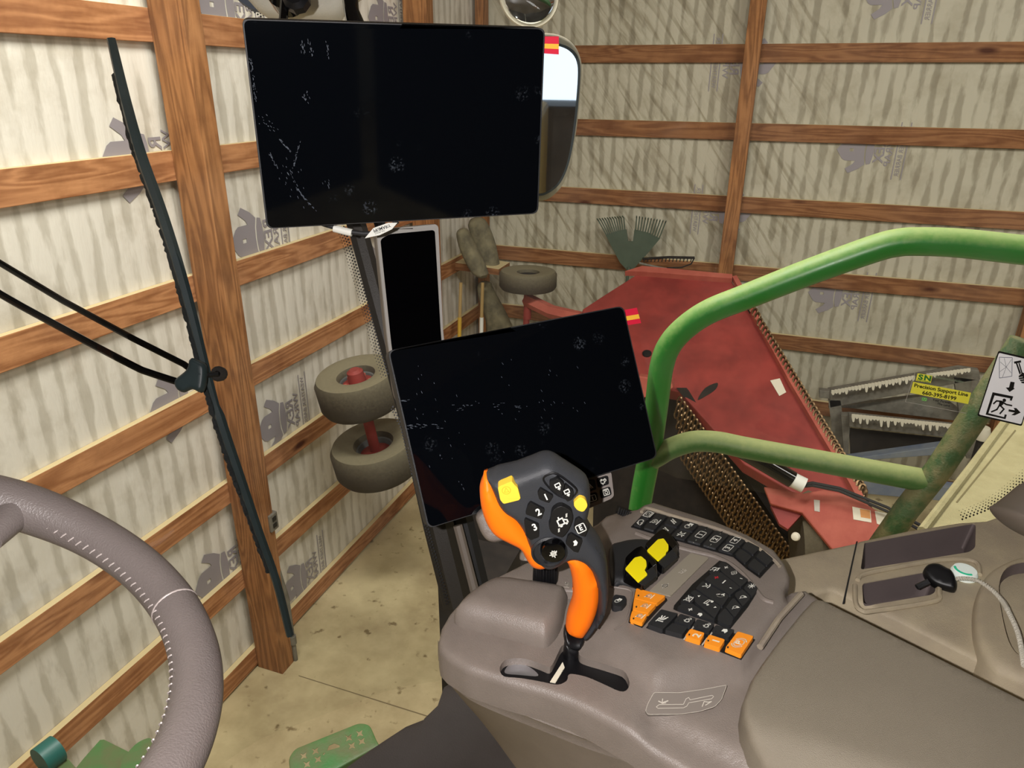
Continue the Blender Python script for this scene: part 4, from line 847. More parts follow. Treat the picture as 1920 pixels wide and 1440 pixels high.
# mount cover seen between screen and lever
g = G(); inflate(g, smooth_poly([(894, 962), (897, 986), (909, 1008), (925, 1016), (950, 1013), (990, 1020), (1000, 960), (930, 945)], 4), PL(at_d(940, 985, .86), -CF), .012, .03, rim=10, step=7); obj('mount_cover', g, CONS, con)
g = G(); g.prism([(972, 1052), (984, 1020), (1090, 1000), (1100, 1030), (1050, 1060)], PL(at_d(1010, 1035, .84), -CF), -.02, 0); obj('mount_foot', g, CONS, con, bevel=.004)

# ---- keys
KU, KV = np.array([.73, -.68]), np.array([-.96, -.28])
def key(poly, ic, M=KEY, h=.0165, o0=.000, o1=.004, ins=.06, sym=None, at=None, s=13, label=None, dot=None, name='button', par=None):
    par = par or con; c = np.mean(np.array(poly), axis=0); mp = KH(HB+h)
    b = obj(name, G().prism(round_poly(poly, 3, 2), mp, o0, o1, ins), M, par, smooth=False, label=label)
    for it in (ic if isinstance(ic, list) else [ic] if ic else []):
        k, pos, sc, mm = (it+(None,)*4)[:4] if isinstance(it, tuple) else (it, None, None, None)
        icon(b, 's', k, mp, pos or c, KU, KV, (sc or s)*1.15, o1+.0004, mm or sym or WHITE)
    if dot: obj('indicator', G().prism(disc(dot[0], dot[1], 1.6, 8)[0], mp, o1+.0001, o1+.0006), BLKM, b, smooth=False)
    return b
# outer strip
strip = zz([(400, 330), (540, 185), (1000, 320), (1400, 445), (1560, 530), (1700, 640), (1560, 790), (1440, 705), (1320, 600), (1000, 505), (700, 420)], 1100, 920, 4.8)
obj('keypad_bed', G().prism(strip, KH(HB+.0165), 0, .0015), KEYF, con, smooth=False)
g = G(); g.tube([KH(HB+.018)(x, y) for x, y in smooth_poly([(1203, 960), (1214, 953), (1260, 967), (1340, 990), (1398, 1013), (1446, 1046), (1462, 1062)], 5, False)], .0025, 8)
obj('housing_rim', g, CONSD, con)
g = G(); g.tube([KH(HB+.016)(x, y) for x, y in smooth_poly([(1192, 1000), (1240, 1018), (1300, 1034), (1340, 1044), (1375, 1062), (1405, 1090), (1430, 1122), (1450, 1130)], 6, False)], .003, 8); obj('inner_ridge', g, CONS, con)
Tp = resample([(1212.5, 959), (1308, 986), (1391, 1013), (1427, 1031), (1453, 1054)], 200); Bp = resample([(1184, 988.5), (1246, 1008), (1308, 1025.5), (1375, 1045), (1400, 1067), (1425, 1084)], 200)
def st(u, v): a = Tp[int(u*199)]; b = Bp[int(u*199)]; return tuple(a+(b-a)*v)
tx = [0, .075, .17, .285, .40, .515, .63, .755, .875, 1.0]
e = .006
def sq(u0, u1, v0, v1): return [st(u0+e, v0+.03), st(u1-e, v0+.03), st(u1-e, v1-.03), st(u0+e, v1-.03)]
defs = [(0, [('screen', 0, .5), ('loop', .5, 1)]), (1, [('dial', 0, 1)]), (2, [('bolt', 0, .5), ('bolt', .5, 1)]), (3, [('lock', 0, .5), ('cross', .5, 1)]),
        (4, 'R1'), (5, 'R2'), (6, [('4', 0, .5), ('3', .5, 1)]), (7, [('', 0, .5), ('', .5, 1)]), (8, [('', 0, .5), ('', .5, 1)])]
def framed(n): return merge(strokes([(lambda q: q+[q[0]])(round_poly([(-.5, -.42), (.5, -.42), (.5, .42), (-.5, .42)], .15, 2))], .1), (lambda a: ([(x*.75, y*.75) for x, y in a[0]], a[1]))(glyph(n, .03)))
for n in '1234E': ICON['['+n+']'] = framed(n)
for k, d in defs:
    if isinstance(d, str):
        n = d[1]; q = sq(tx[k], tx[k+1], 0, 1); u = (tx[k]+tx[k+1])/2
        key(q, [('['+n+']', st(u, .5), 13), ('arcl', st(u, .1), 9), ('arcr', st(u, .9), 9)])
    else:
        for ic, v0, v1 in d:
            u = (tx[k]+tx[k+1])/2; pos = st(u, (v0+v1)/2)
            key(sq(tx[k], tx[k+1], v0, v1), [(('['+ic+']') if ic in '1234' and ic else ic, pos, 13)] if ic else None)
# inner keypad
kz = lambda pts: zz(pts, 1240, 1030, 9.6)
obj('keypad_bed', G().prism(kz([(1045, 215), (1180, 250), (1580, 590), (1745, 740), (1560, 1040), (1240, 1440), (980, 1345), (300, 1120), (215, 1080), (230, 1020), (560, 640)]), KH(HB+.0163), 0, .0012), KEYF, con, smooth=False)
cols = [([(1090, 250), (1570, 600), (1430, 735), (1060, 440), (1010, 330)], [('plus', (1160, 378), 7), ('fan', (1300, 475), 11), ('minus', (1430, 580), 6)]),
        ([(900, 400), (1010, 350), (1050, 440), (1040, 460), (880, 500), (850, 460)], [('seat', (960, 405), 12)]),
        ([(870, 490), (1060, 450), (1425, 740), (1340, 790), (1240, 880), (760, 590)], [('plus', (985, 560), 8, RED), ('dash', (1120, 640), 10), ('minus', (1240, 750), 5)]),
        ([(730, 610), (1225, 890), (1095, 1085), (600, 750)], [('voice', (810, 710), 12), ('phone', (1070, 885), 13)]),
        ([(590, 770), (1080, 1090), (960, 1300), (590, 990), (590, 900), (505, 830)], [('tri', (665, 895), 7), ('note', (840, 1005), 14), ('tri2', (965, 1100), 7)]),
        ([(500, 840), (575, 900), (575, 980), (550, 1010), (380, 1015), (330, 990)], [('mute', (490, 945), 13)]),
        ([(320, 1050), (370, 1025), (560, 1025), (950, 1310), (960, 1345), (320, 1130), (270, 1100)], [('plus', (515, 1140), 8), ('leaf', (680, 1235), 10)]),
        ([(1585, 605), (1735, 745), (1620, 900), (1470, 750)], [('sun', (1620, 715), 12)]), ([(1455, 765), (1605, 915), (1460, 1085), (1310, 880), (1330, 830)], [('lamp', (1465, 915), 12)]),
        ([(1290, 910), (1450, 1095), (1310, 1285), (1150, 1090)], [('lamp', (1330, 1100), 12)]), ([(1140, 1100), (1300, 1290), (1235, 1430), (1000, 1345), (1010, 1240)], None)]
for q, ic in cols:
    key(kz(q), [(i[0], kz([i[1]])[0], i[2])+tuple(i[3:]) for i in ic] if ic else None, h=.017, ins=.03)
# label plate and throttle levers
obj('label_plate', G().prism(round_poly(zz([(935, 568), (1100, 612), (755, 958), (565, 908)], 1100, 920, 4.8), 2, 2), KH(HB+.0165), 0, .0015), mat('grey_label', (146, 138, 122), .6), con, smooth=False)
icon(con, 's', 'unload', KH(HB+.018), zz([(860, 730)], 1100, 920, 4.8)[0], KU, KV, 13, .0008, GREYP, 'panel_symbol')
icon(con, 's', 'gear', KH(HB+.018), zz([(705, 860)], 1100, 920, 4.8)[0], KU, KV, 13, .0008, GREYP, 'panel_symbol')
g = G(); sheet(g, smooth_poly(zz([(205, 540), (300, 480), (450, 455), (600, 470), (780, 520), (830, 595), (660, 760), (500, 885), (330, 850), (225, 830)], 1100, 920, 4.8), 4), KH(HB+.016), step=6, rim=10, rdrop=.008, drop=.012, hf=lambda x, y: .008); obj('lever_well', g, BLKM, con)
for (q, yq, sd) in (([(320, 720), (340, 690), (430, 610), (490, 590), (600, 690), (645, 775), (500, 890), (330, 800)], [(345, 712), (430, 612), (490, 600), (535, 640), (540, 690), (520, 725), (548, 765), (465, 835)], [(548, 700), (560, 640), (640, 765), (520, 860), (470, 838), (550, 765)]),
                   ([(500, 590), (540, 545), (640, 450), (690, 432), (780, 520), (830, 600), (690, 730), (560, 680)], [(540, 547), (640, 448), (692, 440), (735, 500), (735, 545), (712, 560), (714, 580), (643, 643)], [(735, 560), (740, 490), (820, 600), (700, 705), (645, 650), (714, 585)])):
    lv = obj('throttle_lever', G().prism(round_poly(zz(q, 1100, 920, 4.8), 3, 2), KH(HB+.024), -.004, .018, .12), BLKG, con, smooth=False, bevel=.001)
    obj('yellow_cap', G().prism(round_poly(zz(yq, 1100, 920, 4.8), 2, 2), KH(HB+.042), 0, .002), YEL, lv, smooth=False, bevel=.0008)
    obj('lever_face', G().prism(zz(sd, 1100, 920, 4.8), KH(HB+.041), 0, .001), BLKM, lv, smooth=False)
# lock key on its tab
g = G(); g.tube([KH(HB+.0165)(x, y) for x, y in smooth_poly([(1143, 1100), (1180, 1106), (1184, 1120), (1176, 1160), (1152, 1180)], 5, False)], .0012, 6); obj('tab_edge', g, CONS, con)
key([(1146, 1130), (1152, 1119), (1172, 1122), (1176, 1132), (1166, 1144), (1148, 1141)], [('lock', (1159, 1132), 11)], h=.0175, o0=-.004, o1=.004)
# orange engine-speed keys
oz = lambda p: zz(p, 1160, 1080, 6)
g = G(); g.prism(oz([(185, 175), (535, 265), (545, 285), (265, 590), (110, 530)]), KH(HB+.0155), 0, .002); obj('key_frame', g, KEYF, con, smooth=False)
for q, ic, dt in (([(190, 180), (530, 272), (425, 360), (165, 292)], [('dial', (345, 275), 12)], (218, 270)), ([(165, 300), (425, 366), (330, 470), (150, 425)], [('dial', (300, 385), 12)], (195, 398)), ([(148, 432), (325, 478), (262, 583), (118, 530)], [('dial', (240, 500), 12)], (163, 530))):
    key(oz(q), [(i[0], oz([i[1]])[0], i[2]) for i in ic], ORGK, h=.016, o1=.006, ins=.03, sym=CREAM, dot=oz([dt])[0])
# lower strip
obj('keypad_bed', G().prism(oz([(470, 412), (1530, 725), (1375, 945), (1180, 870), (730, 715), (500, 655), (308, 590)]), KH(HB+.0155), 0, .0015), KEYF, con, smooth=False)
for q, ic, M, dt in (([(472, 418), (668, 468), (490, 655), (315, 590)], [('rig', (478, 535), 15)], KEY, (368, 590)),
                 ([(685, 470), (865, 525), (810, 610), (610, 558)], [('machine', (770, 545), 11)], KEY, (665, 545)), ([(875, 530), (1075, 590), (1020, 675), (820, 612)], [('machine', (985, 605), 11)], KEY, (878, 605)),
                 ([(1085, 595), (1300, 655), (1235, 745), (1030, 680)], [('leaf', (1180, 672), 12)], KEY, (1085, 670)), ([(600, 575), (775, 625), (715, 710), (510, 655)], None, KEY, None),
                 ([(800, 640), (965, 690), (915, 782), (735, 725)], [('2', (875, 722), 13)], ORGK, (787, 712)), ([(1010, 705), (1195, 765), (1135, 860), (950, 800)], [('1', (1090, 785), 13)], ORGK, (1000, 780)),
                 ([(1330, 668), (1515, 725), (1372, 940), (1185, 862)], [('park', (1345, 805), 20), ('P', (1345, 805), 11)], ORGK, (1220, 855))):
    key(oz(q), [(i[0], oz([i[1]])[0], i[2]) for i in ic] if ic else None, M, h=.016, o1=.006, ins=.03, sym=CREAM if M is ORGK else WHITE, dot=oz([dt])[0] if dt else None)
for a, b in (((860, 545), (815, 610)), ((1070, 605), (1025, 675)), ((785, 635), (735, 712)), ((995, 700), (940, 775))):
    p, q = oz([a])[0], oz([b])[0]; obj('divider', G().tube([KH(HB+.021)(*p), KH(HB+.021)(*q)], .0008, 6), GREYP, con)
# lever diagram plate
lz = lambda p: zz(p, 1160, 1260, 8)
pl = round_poly(lz([(520, 335), (900, 338), (1250, 290), (1610, 222), (1530, 440), (1430, 545), (1200, 620), (900, 660), (430, 665), (392, 610), (430, 500)]), 4, 3)
MPL = PL3(KB(1220, 1330, -.0035), KB(1310, 1290, .013), KB(1355, 1330, -.0085))
MPL = PL3(KB(1215, 1300, .007), KB(1340, 1290, .011), KB(1225, 1342, -.004))
obj('diagram_plate', G().prism(pl, MPL, .000, .004), mat('plate_grey', (116, 108, 100), .5), con, smooth=False)
def line2d(g, pts, mp, wd, o): put(g, strokes([pts], wd), mp, (0, 0), (1, 0), (0, 1), o)
g = G(); line2d(g, pl+[pl[0]], MPL, .8, .0045)
line2d(g, lz([(600, 515), (960, 512), (1000, 430), (1040, 410), (1060, 445), (1390, 378), (1412, 395), (1380, 430), (1040, 490), (1010, 540), (960, 565), (580, 572), (555, 550), (600, 515)]), MPL, 1.0, .0045)
line2d(g, lz([(590, 465), (640, 490), (730, 460)]), MPL, 2., .0045); line2d(g, lz([(650, 430), (640, 500), (700, 490)]), MPL, 1.4, .0045)
line2d(g, lz([(1240, 545), (1270, 470), (1330, 480), (1380, 470), (1290, 525)]), MPL, 1.5, .0045)
obj('diagram_lines', g, GREYP, con, smooth=False)
# padded armrest
def pad_h(x, y):
    s = (y-(1338+(x-1395)*.297))/math.hypot(1, .297); return -.05*sstep((s-4)/150)*1.0
pad = smooth_poly([(1528, 1121), (1548, 1123)], 1, False)[:0]
pad = [(1522, 1122), (1532, 1117), (1545, 1119), (1700, 1196), (1920, 1306), (2030, 1362), (2030, 1720), (1700, 1560), (1560, 1490), (1485, 1441), (1440, 1410), (1411, 1377), (1395, 1343), (1392, 1312), (1408, 1270), (1430, 1236), (1462, 1193), (1500, 1146)]
g = G(); sheet(g, pad, KH(-.528), step=13, rim=12, rdrop=.010, drop=.05, hf=pad_h); obj('armrest_pad', g, PADM, con, angle=60)
g = G(); g.tube([KH(HB+.018)(x, y) for x, y in [(1502, 1114), (1460, 1160), (1425, 1213)]], .0035, 8); obj('pad_front_trim', g, CONSD, con)
# ================================================================== DISPLAYS
def display(name, label, corners, c, yaw, b, tag_poly, tag_o, seed):
    cy, sy, cb, sb = math.cos(yaw), math.sin(yaw), math.cos(b), math.sin(b)
    n = _Z@(np.array([[cy, -sy, 0], [sy, cy, 0], [0, 0, 1]])@np.array([0, -cb, -sb]))
    P0 = yw(c); mp = PL(P0, n)
    t = thing(name, label, 'display screen', tuple(P0))
    out = round_poly(corners, 13, 5)
    g = G(); V, F, o, _ = fill(out, 30)
    obj('housing', G().prism(out, mp, -.022, -.0015), BLKM, t, bevel=.0015)
    cc = np.mean(np.array(corners), axis=0); ins = [tuple(cc+(np.array(p)-cc)*.988) for p in out]
    obj('screen', G().prism(ins, mp, -.004, .0), SCR, t, bevel=.0008)
    obj('back_cover', G().prism(round_poly([tuple(cc+(np.array(p)-cc)*.7) for p in corners], 12, 3), mp, -.05, -.021), BLKM, t, bevel=.004)
    # striped pull tab on the right edge
    a, bq, cq, d = [np.array(p, float) for p in tag_poly]
    for f0, f1, M in ((0, .42, 'r'), (.42, .70, 'y'), (.70, 1, 'r')):
        q = [a+(d-a)*f0, bq+(cq-bq)*f0, bq+(cq-bq)*f1, a+(d-a)*f1]
        obj('tab_stripe', G().prism(q, mp, -.006, -.004), mat('tab_red', (214, 30, 60), .5) if M == 'r' else mat('tab_yellow', (246, 186, 60), .5), t, smooth=False)
    return t, mp
d1, MP1 = display('cab_display', 'upper black touch screen hanging from the cab roof, with finger marks', [(453, 35.5), (1023, 53), (1010, 401.5), (500, 430)], (-.12, .846, -.051), .285, .134, [(1021, 69), (1050, 69), (1050, 103), (1021, 101)], 0, 1)
d2, MP2 = display('cab_display', 'lower tilted black touch screen behind the orange control lever', [(727, 657), (1170, 572.5), (1234.5, 858), (803, 992)], (.025, .812, -.374), .376, -.425, [(1175, 580), (1197, 576), (1205, 605), (1180, 609)], 0, 2)
def marks(parent, mp, segs, seed):
    rr = random.Random(seed); g = G()
    for x0, y0, x1, y1, n, sp in segs:
        for i in range(n):
            u = rr.random(); x = x0+(x1-x0)*u+rr.gauss(0, sp); y = y0+(y1-y0)*u+rr.gauss(0, sp); L = math.hypot(x1-x0, y1-y0); dx, dy = (x1-x0)/L, (y1-y0)/L; k = rr.uniform(.8, 2.6); q = rr.uniform(.18, .42)
            g.add([mp(x-dx*k+dy*q, y-dy*k-dx*q, .0003), mp(x+dx*k+dy*q, y+dy*k-dx*q, .0003), mp(x+dx*k-dy*q, y+dy*k+dx*q, .0003), mp(x-dx*k-dy*q, y-dy*k+dx*q, .0003)], [(0, 1, 2, 3)])
    o = obj('smear_marks', g, mat('finger_dust', (66, 74, 86), .6), parent, smooth=False); o['kind'] = 'stuff'; return o
marks(d1, MP1, [(524, 262, 545, 284, 26, .7), (563, 266, 550, 311, 22, 1.0), (507, 288, 520, 316, 22, 1.2), (556, 351, 573, 375, 26, .7), (573, 375, 600, 402, 12, 1), (470, 108, 480, 190, 40, 1.6), (566, 75, 570, 100, 14, 1.5), (580, 78, 586, 108, 14, 2), (612, 78, 616, 110, 12, 1), (530, 300, 560, 370, 30, 9), (612, 340, 616, 350, 10, 4), (570, 180, 575, 190, 14, 4), (480, 210, 520, 250, 16, 5)], 3)
marks(d2, MP2, [(752, 752, 766, 751, 12, .8), (765, 798, 825, 800, 26, 2.5), (850, 762, 950, 760, 18, 4), (965, 762, 975, 764, 8, 1), (960, 700, 1040, 820, 30, 40), (780, 700, 860, 900, 30, 30)], 4)
# roof mount: ball knob, stem and curved arm
t = thing('screen_mount', 'black clamp knob, stem and curved arm holding the upper screen from the roof', 'mount', tuple(at_d(550, -20, .95)))
obj('knob', G().lathe(at_d(537, -8, .92), CF, [(0, -.02), (.016, -.02), (.022, -.012), (.022, .012), (.016, .02), (0, .02)], 20), BLKG, t)
obj('knob_cap', G().lathe(at_d(556, -2, .90), CF, [(0, -.012), (.012, -.012), (.017, -.006), (.017, .006), (0, .01)], 9), BLK, t)
obj('stem', G().tube([at_d(534, 0, .90), at_d(531, 40, .90)], .0056, 10), BLKG, t)
obj('curved_arm', G().tube([at_d(655, -80, .93), at_d(656, -10, .92), at_d(659, 20, .915), at_d(668, 50, .91)], [.011, .0105, .0095, .012], 16), BLKG, t)
t = thing('display_cable', 'black cable with two white label tags below the upper screen', 'cable', tuple(at_d(680, 432, .90)))
cb = [(600, 418), (622, 425), (645, 431), (665, 436), (690, 438), (712, 434), (730, 426), (746, 414)]
dd = .90
obj('cable', G().tube([at_d(x, y, dd) for x, y in smooth_poly(cb, 5, False)], .0030, 10), BLKM, t)
obj('label_tag', G().tube([at_d(626, 428, dd), at_d(645, 433, dd), at_d(660, 436.5, dd)], .0046, 10), WHITE, t)
g = G(); g.prism([(684, 447), (700, 428), (728, 418), (745, 418), (735, 430), (712, 441)], PL(at_d(710, 432, dd-.008), -CF+CR*.2), 0, .001); lt = obj('label_tag', g, WHITE, t, smooth=False)
g = G(); put(g, glyph('PRIMARY', .02), PL(at_d(710, 432, dd-.008), -CF+CR*.2), (716, 428), (8, -2.6), (2.6, 8), .0012); put(g, glyph('DISPLAY'), PL(at_d(710, 432, dd-.008), -CF+CR*.2), (712, 435), (5, -1.6), (1.6, 5), .0012); obj('label_text', g, BLK, lt, smooth=False)
# corner post display
t = thing('corner_display', 'tall narrow black display in a pale grey frame on the corner pillar', 'display screen', tuple(at_d(770, 600, 1.1)))
MPc = PL(at_d(770, 600, 1.10), -CF*np.array([1, 1, .3])+CR*.30)
fr = round_poly([(706, 436), (728, 429), (822, 420), (831, 619), (846, 768), (748, 768), (743, 750), (727, 640)], 9, 4)
obj('frame', G().prism(fr, MPc, -.012, 0), PALE, t, bevel=.002)
obj('housing', G().prism([tuple(np.array([770, 600])+(np.array(p)-np.array([770, 600]))*.985) for p in fr], MPc, -.045, -.012), BEIGE, t, bevel=.004)
obj('screen', G().prism(round_poly([(713, 449), (730, 439), (815, 431), (826, 619), (838, 757), (755, 760), (746, 742), (733, 640)], 6, 4), MPc, .0, .001), SCRB, t, smooth=False)
# button pod
t = thing('button_pod', 'grey button pod with white-marked black keys sticking out right of the lower screen', 'button panel', tuple(MP2(1130, 920, -.03)))
MPb = lambda x, y, o=0: MP2(x, y, o-.02)
obj('pod', G().prism(round_poly([(1082, 902), (1108, 893), (1155, 885.5), (1160, 889), (1165, 932), (1160, 938), (1117, 957), (1086, 968)], 5, 3), MPb, -.02, 0), mat('pod_grey', (142, 134, 128), .5), t, bevel=.003)
for q, ic in (([(1131, 899), (1152, 893), (1154, 910), (1134, 917)], 'machine'), ([(1105, 905), (1127, 901), (1130, 920), (1108, 928)], 'bolt'), ([(1137, 921), (1156, 914), (1159, 930), (1140, 938)], 'screen'), ([(1110, 931), (1131, 925), (1134, 941), (1113, 949)], '[1]')):
    b = obj('button', G().prism(round_poly(q, 3, 2), MPb, 0, .003, .05), KEYF, t, smooth=False); icon(b, 's', ic, MPb, np.mean(np.array(q), 0), (.95, -.3), (.3, .95), 13, .0034)

# ================================================================== CONTROL LEVER
pb = KB(1075, 1215); ph = at_d(1015, 870, .675)
MPL2 = PL((pb+ph)/2, np.cross(ph-pb, CR))
t = thing('control_lever', 'orange and charcoal multi-button control lever rising from the console slot', 'lever', tuple(pb))
z8 = lambda p: zz(p, 780, 840, 4.8)
z2 = lambda p: zz(p, 800, 1080, 4)
orange = z8([(632, 222), (600, 275), (575, 340), (572, 420), (588, 540), (640, 680), (715, 770), (850, 842), (935, 892), (1000, 1005), (1060, 1055), (1150, 1063), (1255, 1015), (1335, 992), (1375, 1060), (1405, 1180), (1410, 1300)])+z2([(1098, 100), (1092, 190), (1060, 290), (1045, 370), (1050, 405), (1110, 437), (1165, 440), (1200, 410), (1262, 300), (1300, 150), (1300, 0)])+z8([(1620, 1100), (1560, 960), (1420, 870), (1200, 900), (1000, 700), (800, 420)])
g = G(); inflate(g, smooth_poly(orange, 3), MPL2, .019, .020, rim=24, step=5, o=-.003); obj('orange_grip', g, ORG, t, angle=180)
char = z8([(634, 214), (690, 190), (750, 165), (900, 132), (1060, 72), (1120, 48), (1180, 40), (1245, 56), (1330, 110), (1500, 222), (1545, 275), (1562, 340), (1565, 450), (1545, 560), (1532, 610), (1570, 690), (1640, 785), (1695, 900), (1720, 1050), (1726, 1250)])+z2([(1355, 140), (1335, 230), (1250, 372), (1195, 440), (1165, 440), (1215, 380), (1262, 290), (1276, 170), (1272, 40)])+z8([(1622, 1260), (1605, 1150), (1565, 1045), (1500, 970), (1430, 935), (1370, 938), (1300, 980), (1225, 1012), (1150, 1008), (1075, 950), (1020, 850), (960, 690), (885, 580), (790, 515), (735, 445), (690, 340), (660, 270)])
g = G(); inflate(g, smooth_poly(char, 3), MPL2, .022, .014, rim=17, step=5, o=.001); shell = obj('charcoal_shell', g, GRIPB, t, angle=180)
g = G(); inflate(g, smooth_poly(z2([(1040, 385), (1026, 430), (1035, 475), (1100, 508), (1150, 500), (1178, 450), (1165, 436), (1110, 432), (1055, 405)]), 4), MPL2, .017, .017, rim=14, step=5); obj('collar', g, BLK, t, angle=180)
g = G(); inflate(g, z2([(1035, 478), (1090, 505), (1142, 508), (1138, 600), (1150, 738), (1062, 748), (1050, 690), (1020, 600)]), MPL2, .010, .010, rim=10, step=5); obj('stalk', g, BLK, t, angle=60)
FO = .0235
mpg = lambda x, y, o=0.: MPL2(x, y, FO+o)
GU, GV = np.array([.88, -.42]), np.array([-.42, -.9])
def gkey(poly, ic=None, M=KEYF, o1=.003, r=2, s=13, o0=-.006, ins=.02, sm=WHITE, nm='button', lab=None):
    b = obj(nm, G().prism(round_poly(z8(poly), r, 3), mpg, o0, o1, ins), M, t, smooth=False, bevel=.0006, label=lab)
    for k, pos, sc in (ic or []): icon(b, 's', k, mpg, z8([pos])[0], GU, -GV*-1, sc, o1+.0004, sm)
    return b
gkey([(738, 205), (862, 152), (895, 195), (915, 210), (940, 305), (925, 322), (790, 356), (760, 320)], None, YELK, .004, 3, lab='yellow button')
g = G(); put(g, strokes([arc(0, 0, .42, 0, 360, 16), [(-.22, .18), (.22, .18), (0, -.28), (-.22, .18)]], .05), mpg, z8([(815, 232)])[0], (18, -3), (3, 16), .0044); obj('button_emboss', g, mat('emboss', (200, 160, 40), .5), t, smooth=False)
gkey([(1400, 340), (1450, 292), (1500, 310), (1525, 370), (1485, 428), (1430, 412), (1400, 370)], None, YELK, .004, 5, lab='small yellow button')
g = G(); g.tube([mpg(x, y, -.001) for x, y in smooth_poly(z8([(1140, 170), (1180, 120), (1260, 118), (1420, 240), (1410, 300), (1350, 330), (1250, 290)]), 4)], .0012, 6, closed=True); obj('rocker_edge', g, BLK, t)
gkey([(1190, 160), (1260, 130), (1320, 180), (1300, 290), (1190, 220)], [('field', (1265, 200), 15)], o1=.004); gkey([(1325, 185), (1400, 245), (1390, 310), (1345, 335), (1305, 292)], [('field', (1345, 255), 15)], o1=.004)
gkey([(1085, 265), (1110, 222), (1225, 290), (1185, 352), (1160, 345), (1100, 320)], [('1', (1160, 298), 13)]); gkey([(1000, 375), (1025, 345), (1150, 410), (1120, 492), (1080, 485), (980, 450)], [('2', (1095, 430), 14)]); gkey([(968, 520), (980, 490), (1100, 545), (1100, 650), (1025, 680), (985, 640)], [('3', (1062, 562), 14)])
gkey([(1210, 395), (1290, 350), (1390, 410), (1395, 480), (1360, 570), (1300, 650), (1200, 600), (1180, 540), (1195, 500)], [('machine', (1300, 490), 22), ('bolt', (1335, 440), 8), ('bolt', (1270, 570), 8)], o1=.006, r=8, nm='hex_pad')
gkey([(1415, 500), (1450, 480), (1530, 560), (1500, 650), (1460, 640), (1400, 580)], [('[E]', (1462, 570), 17)]); gkey([(1350, 640), (1380, 620), (1480, 680), (1440, 790), (1400, 780), (1330, 710)], [('leaf', (1410, 700), 13)])
jc = MPL2(*z8([(1190, 800)])[0], .018); jn = MPL2.n
obj('joystick_ring', G().lathe(jc, jn, [(.0, 0), (.0175, 0), (.0175, .006), (.0155, .0075), (.0145, .005), (0, .005)], 40), BLKM, t)
jt = MPL2(*z8([(1222, 765)])[0], .022)
jk = obj('joystick', G().lathe(jt, jn, [(0, -.006), (.0115, -.006), (.0125, .004), (.011, .0085), (.006, .0095), (0, .0096)], 36), BLKG, t)
g = G(); put(g, merge(ICON['gear'], ICON['sun']), lambda x, y, o=0: MPL2(x, y, .0325+o), z8([(1222, 762)])[0], (13, -6), (6, 13), 0); obj('symbol', g, WHITE, jk, smooth=False)
for p in ((1600, 820), (1640, 880)):
    b = obj('side_button', G().prism(round_poly(z8([(p[0]-18, p[1]-45), (p[0]+8, p[1]-35), (p[0]+28, p[1]+25), (p[0], p[1]+20)]), 3, 2), lambda x, y, o=0: MPL2(x, y, .018+o), -.004, .0015), KEY, t, smooth=False)

# ================================================================== STEERING WHEEL
wc = yw((-.3691, .3049, -.2915)); wn = _Z@np.array([.4425, .1792, 1.]); wn /= np.linalg.norm(wn)
wa = np.cross(wn, _Z@np.array([0, 1., 0])); wa /= np.linalg.norm(wa); wb = np.cross(wn, wa); WR = .19
circ = [wc+WR*(math.cos(a)*wa+math.sin(a)*wb) for a in np.linspace(0, 2*math.pi, 240, endpoint=False)]
def near(px, py): return int(np.argmin([(proj(p)[0]-px)**2+(proj(p)[1]-py)**2 for p in circ]))
t = thing('steering_wheel', 'grey leather-wrapped steering wheel with pale stitching on its inner edge', 'steering wheel', tuple(wc))
i0, i1 = near(345, 1130), near(35, 985)
rad = []
for i in range(240):
    d = min(abs(i-i1), 240-abs(i-i1)); rad.append(.0167+.0022*math.exp(-(d/9.)**2))
g = G(); g.tube(circ, rad, 28, closed=True); obj('rim', g, LEATHER, t, angle=180)
g = G()
for i in range(240*2):
    a = 2*math.pi*i/480; o_ = math.cos(a)*wa+math.sin(a)*wb; tt = -math.sin(a)*wa+math.cos(a)*wb
    ci = wc+o_*WR; p = ci+(-o_*.98+wn*.20)*.0171; q = ci+(-o_*.99-wn*.10)*.0171
    if i % 3 == 0: g.tube([p-tt*.0016, (p+q)/2+(-o_*.99+wn*.1)*.0007, q+tt*.0016], 0.00055, 5)
obj('stitching', g, mat('thread', (178, 168, 164), .5), t)
g = G(); tt = circ[(i0+1) % 240]-circ[i0-1]; tt /= np.linalg.norm(tt)
g.lathe(circ[i0], tt, [(.0166, -.001), (.0171, -.0003), (.0171, .0003), (.0166, .001)], 32); obj('leather_seam', g, mat('seam_leather', (150, 140, 136), .4), t)
sp = circ[i1]; hub = wc-wn*.04
obj('spoke_wrap', G().tube([sp, sp+(hub-sp)*.10, sp+(hub-sp)*.22], [.015, .0125, .010], 20), LEATHER, t)
obj('spoke', G().tube([sp+(hub-sp)*.2, hub], .0088, 18), mat('spoke_silver', (126, 122, 122), .35, metal=.6), t)
for k in (1, 2, 3):
    q = circ[(i1+80*k) % 240]
    if k < 3: obj('spoke', G().tube([q, hub], .0088, 18), mat('spoke_silver', (126, 122, 122)), t)
obj('hub', G().lathe(hub, wn, [(0, -.03), (.04, -.03), (.045, 0), (.03, .015), (0, .018)], 40), BLKM, t)

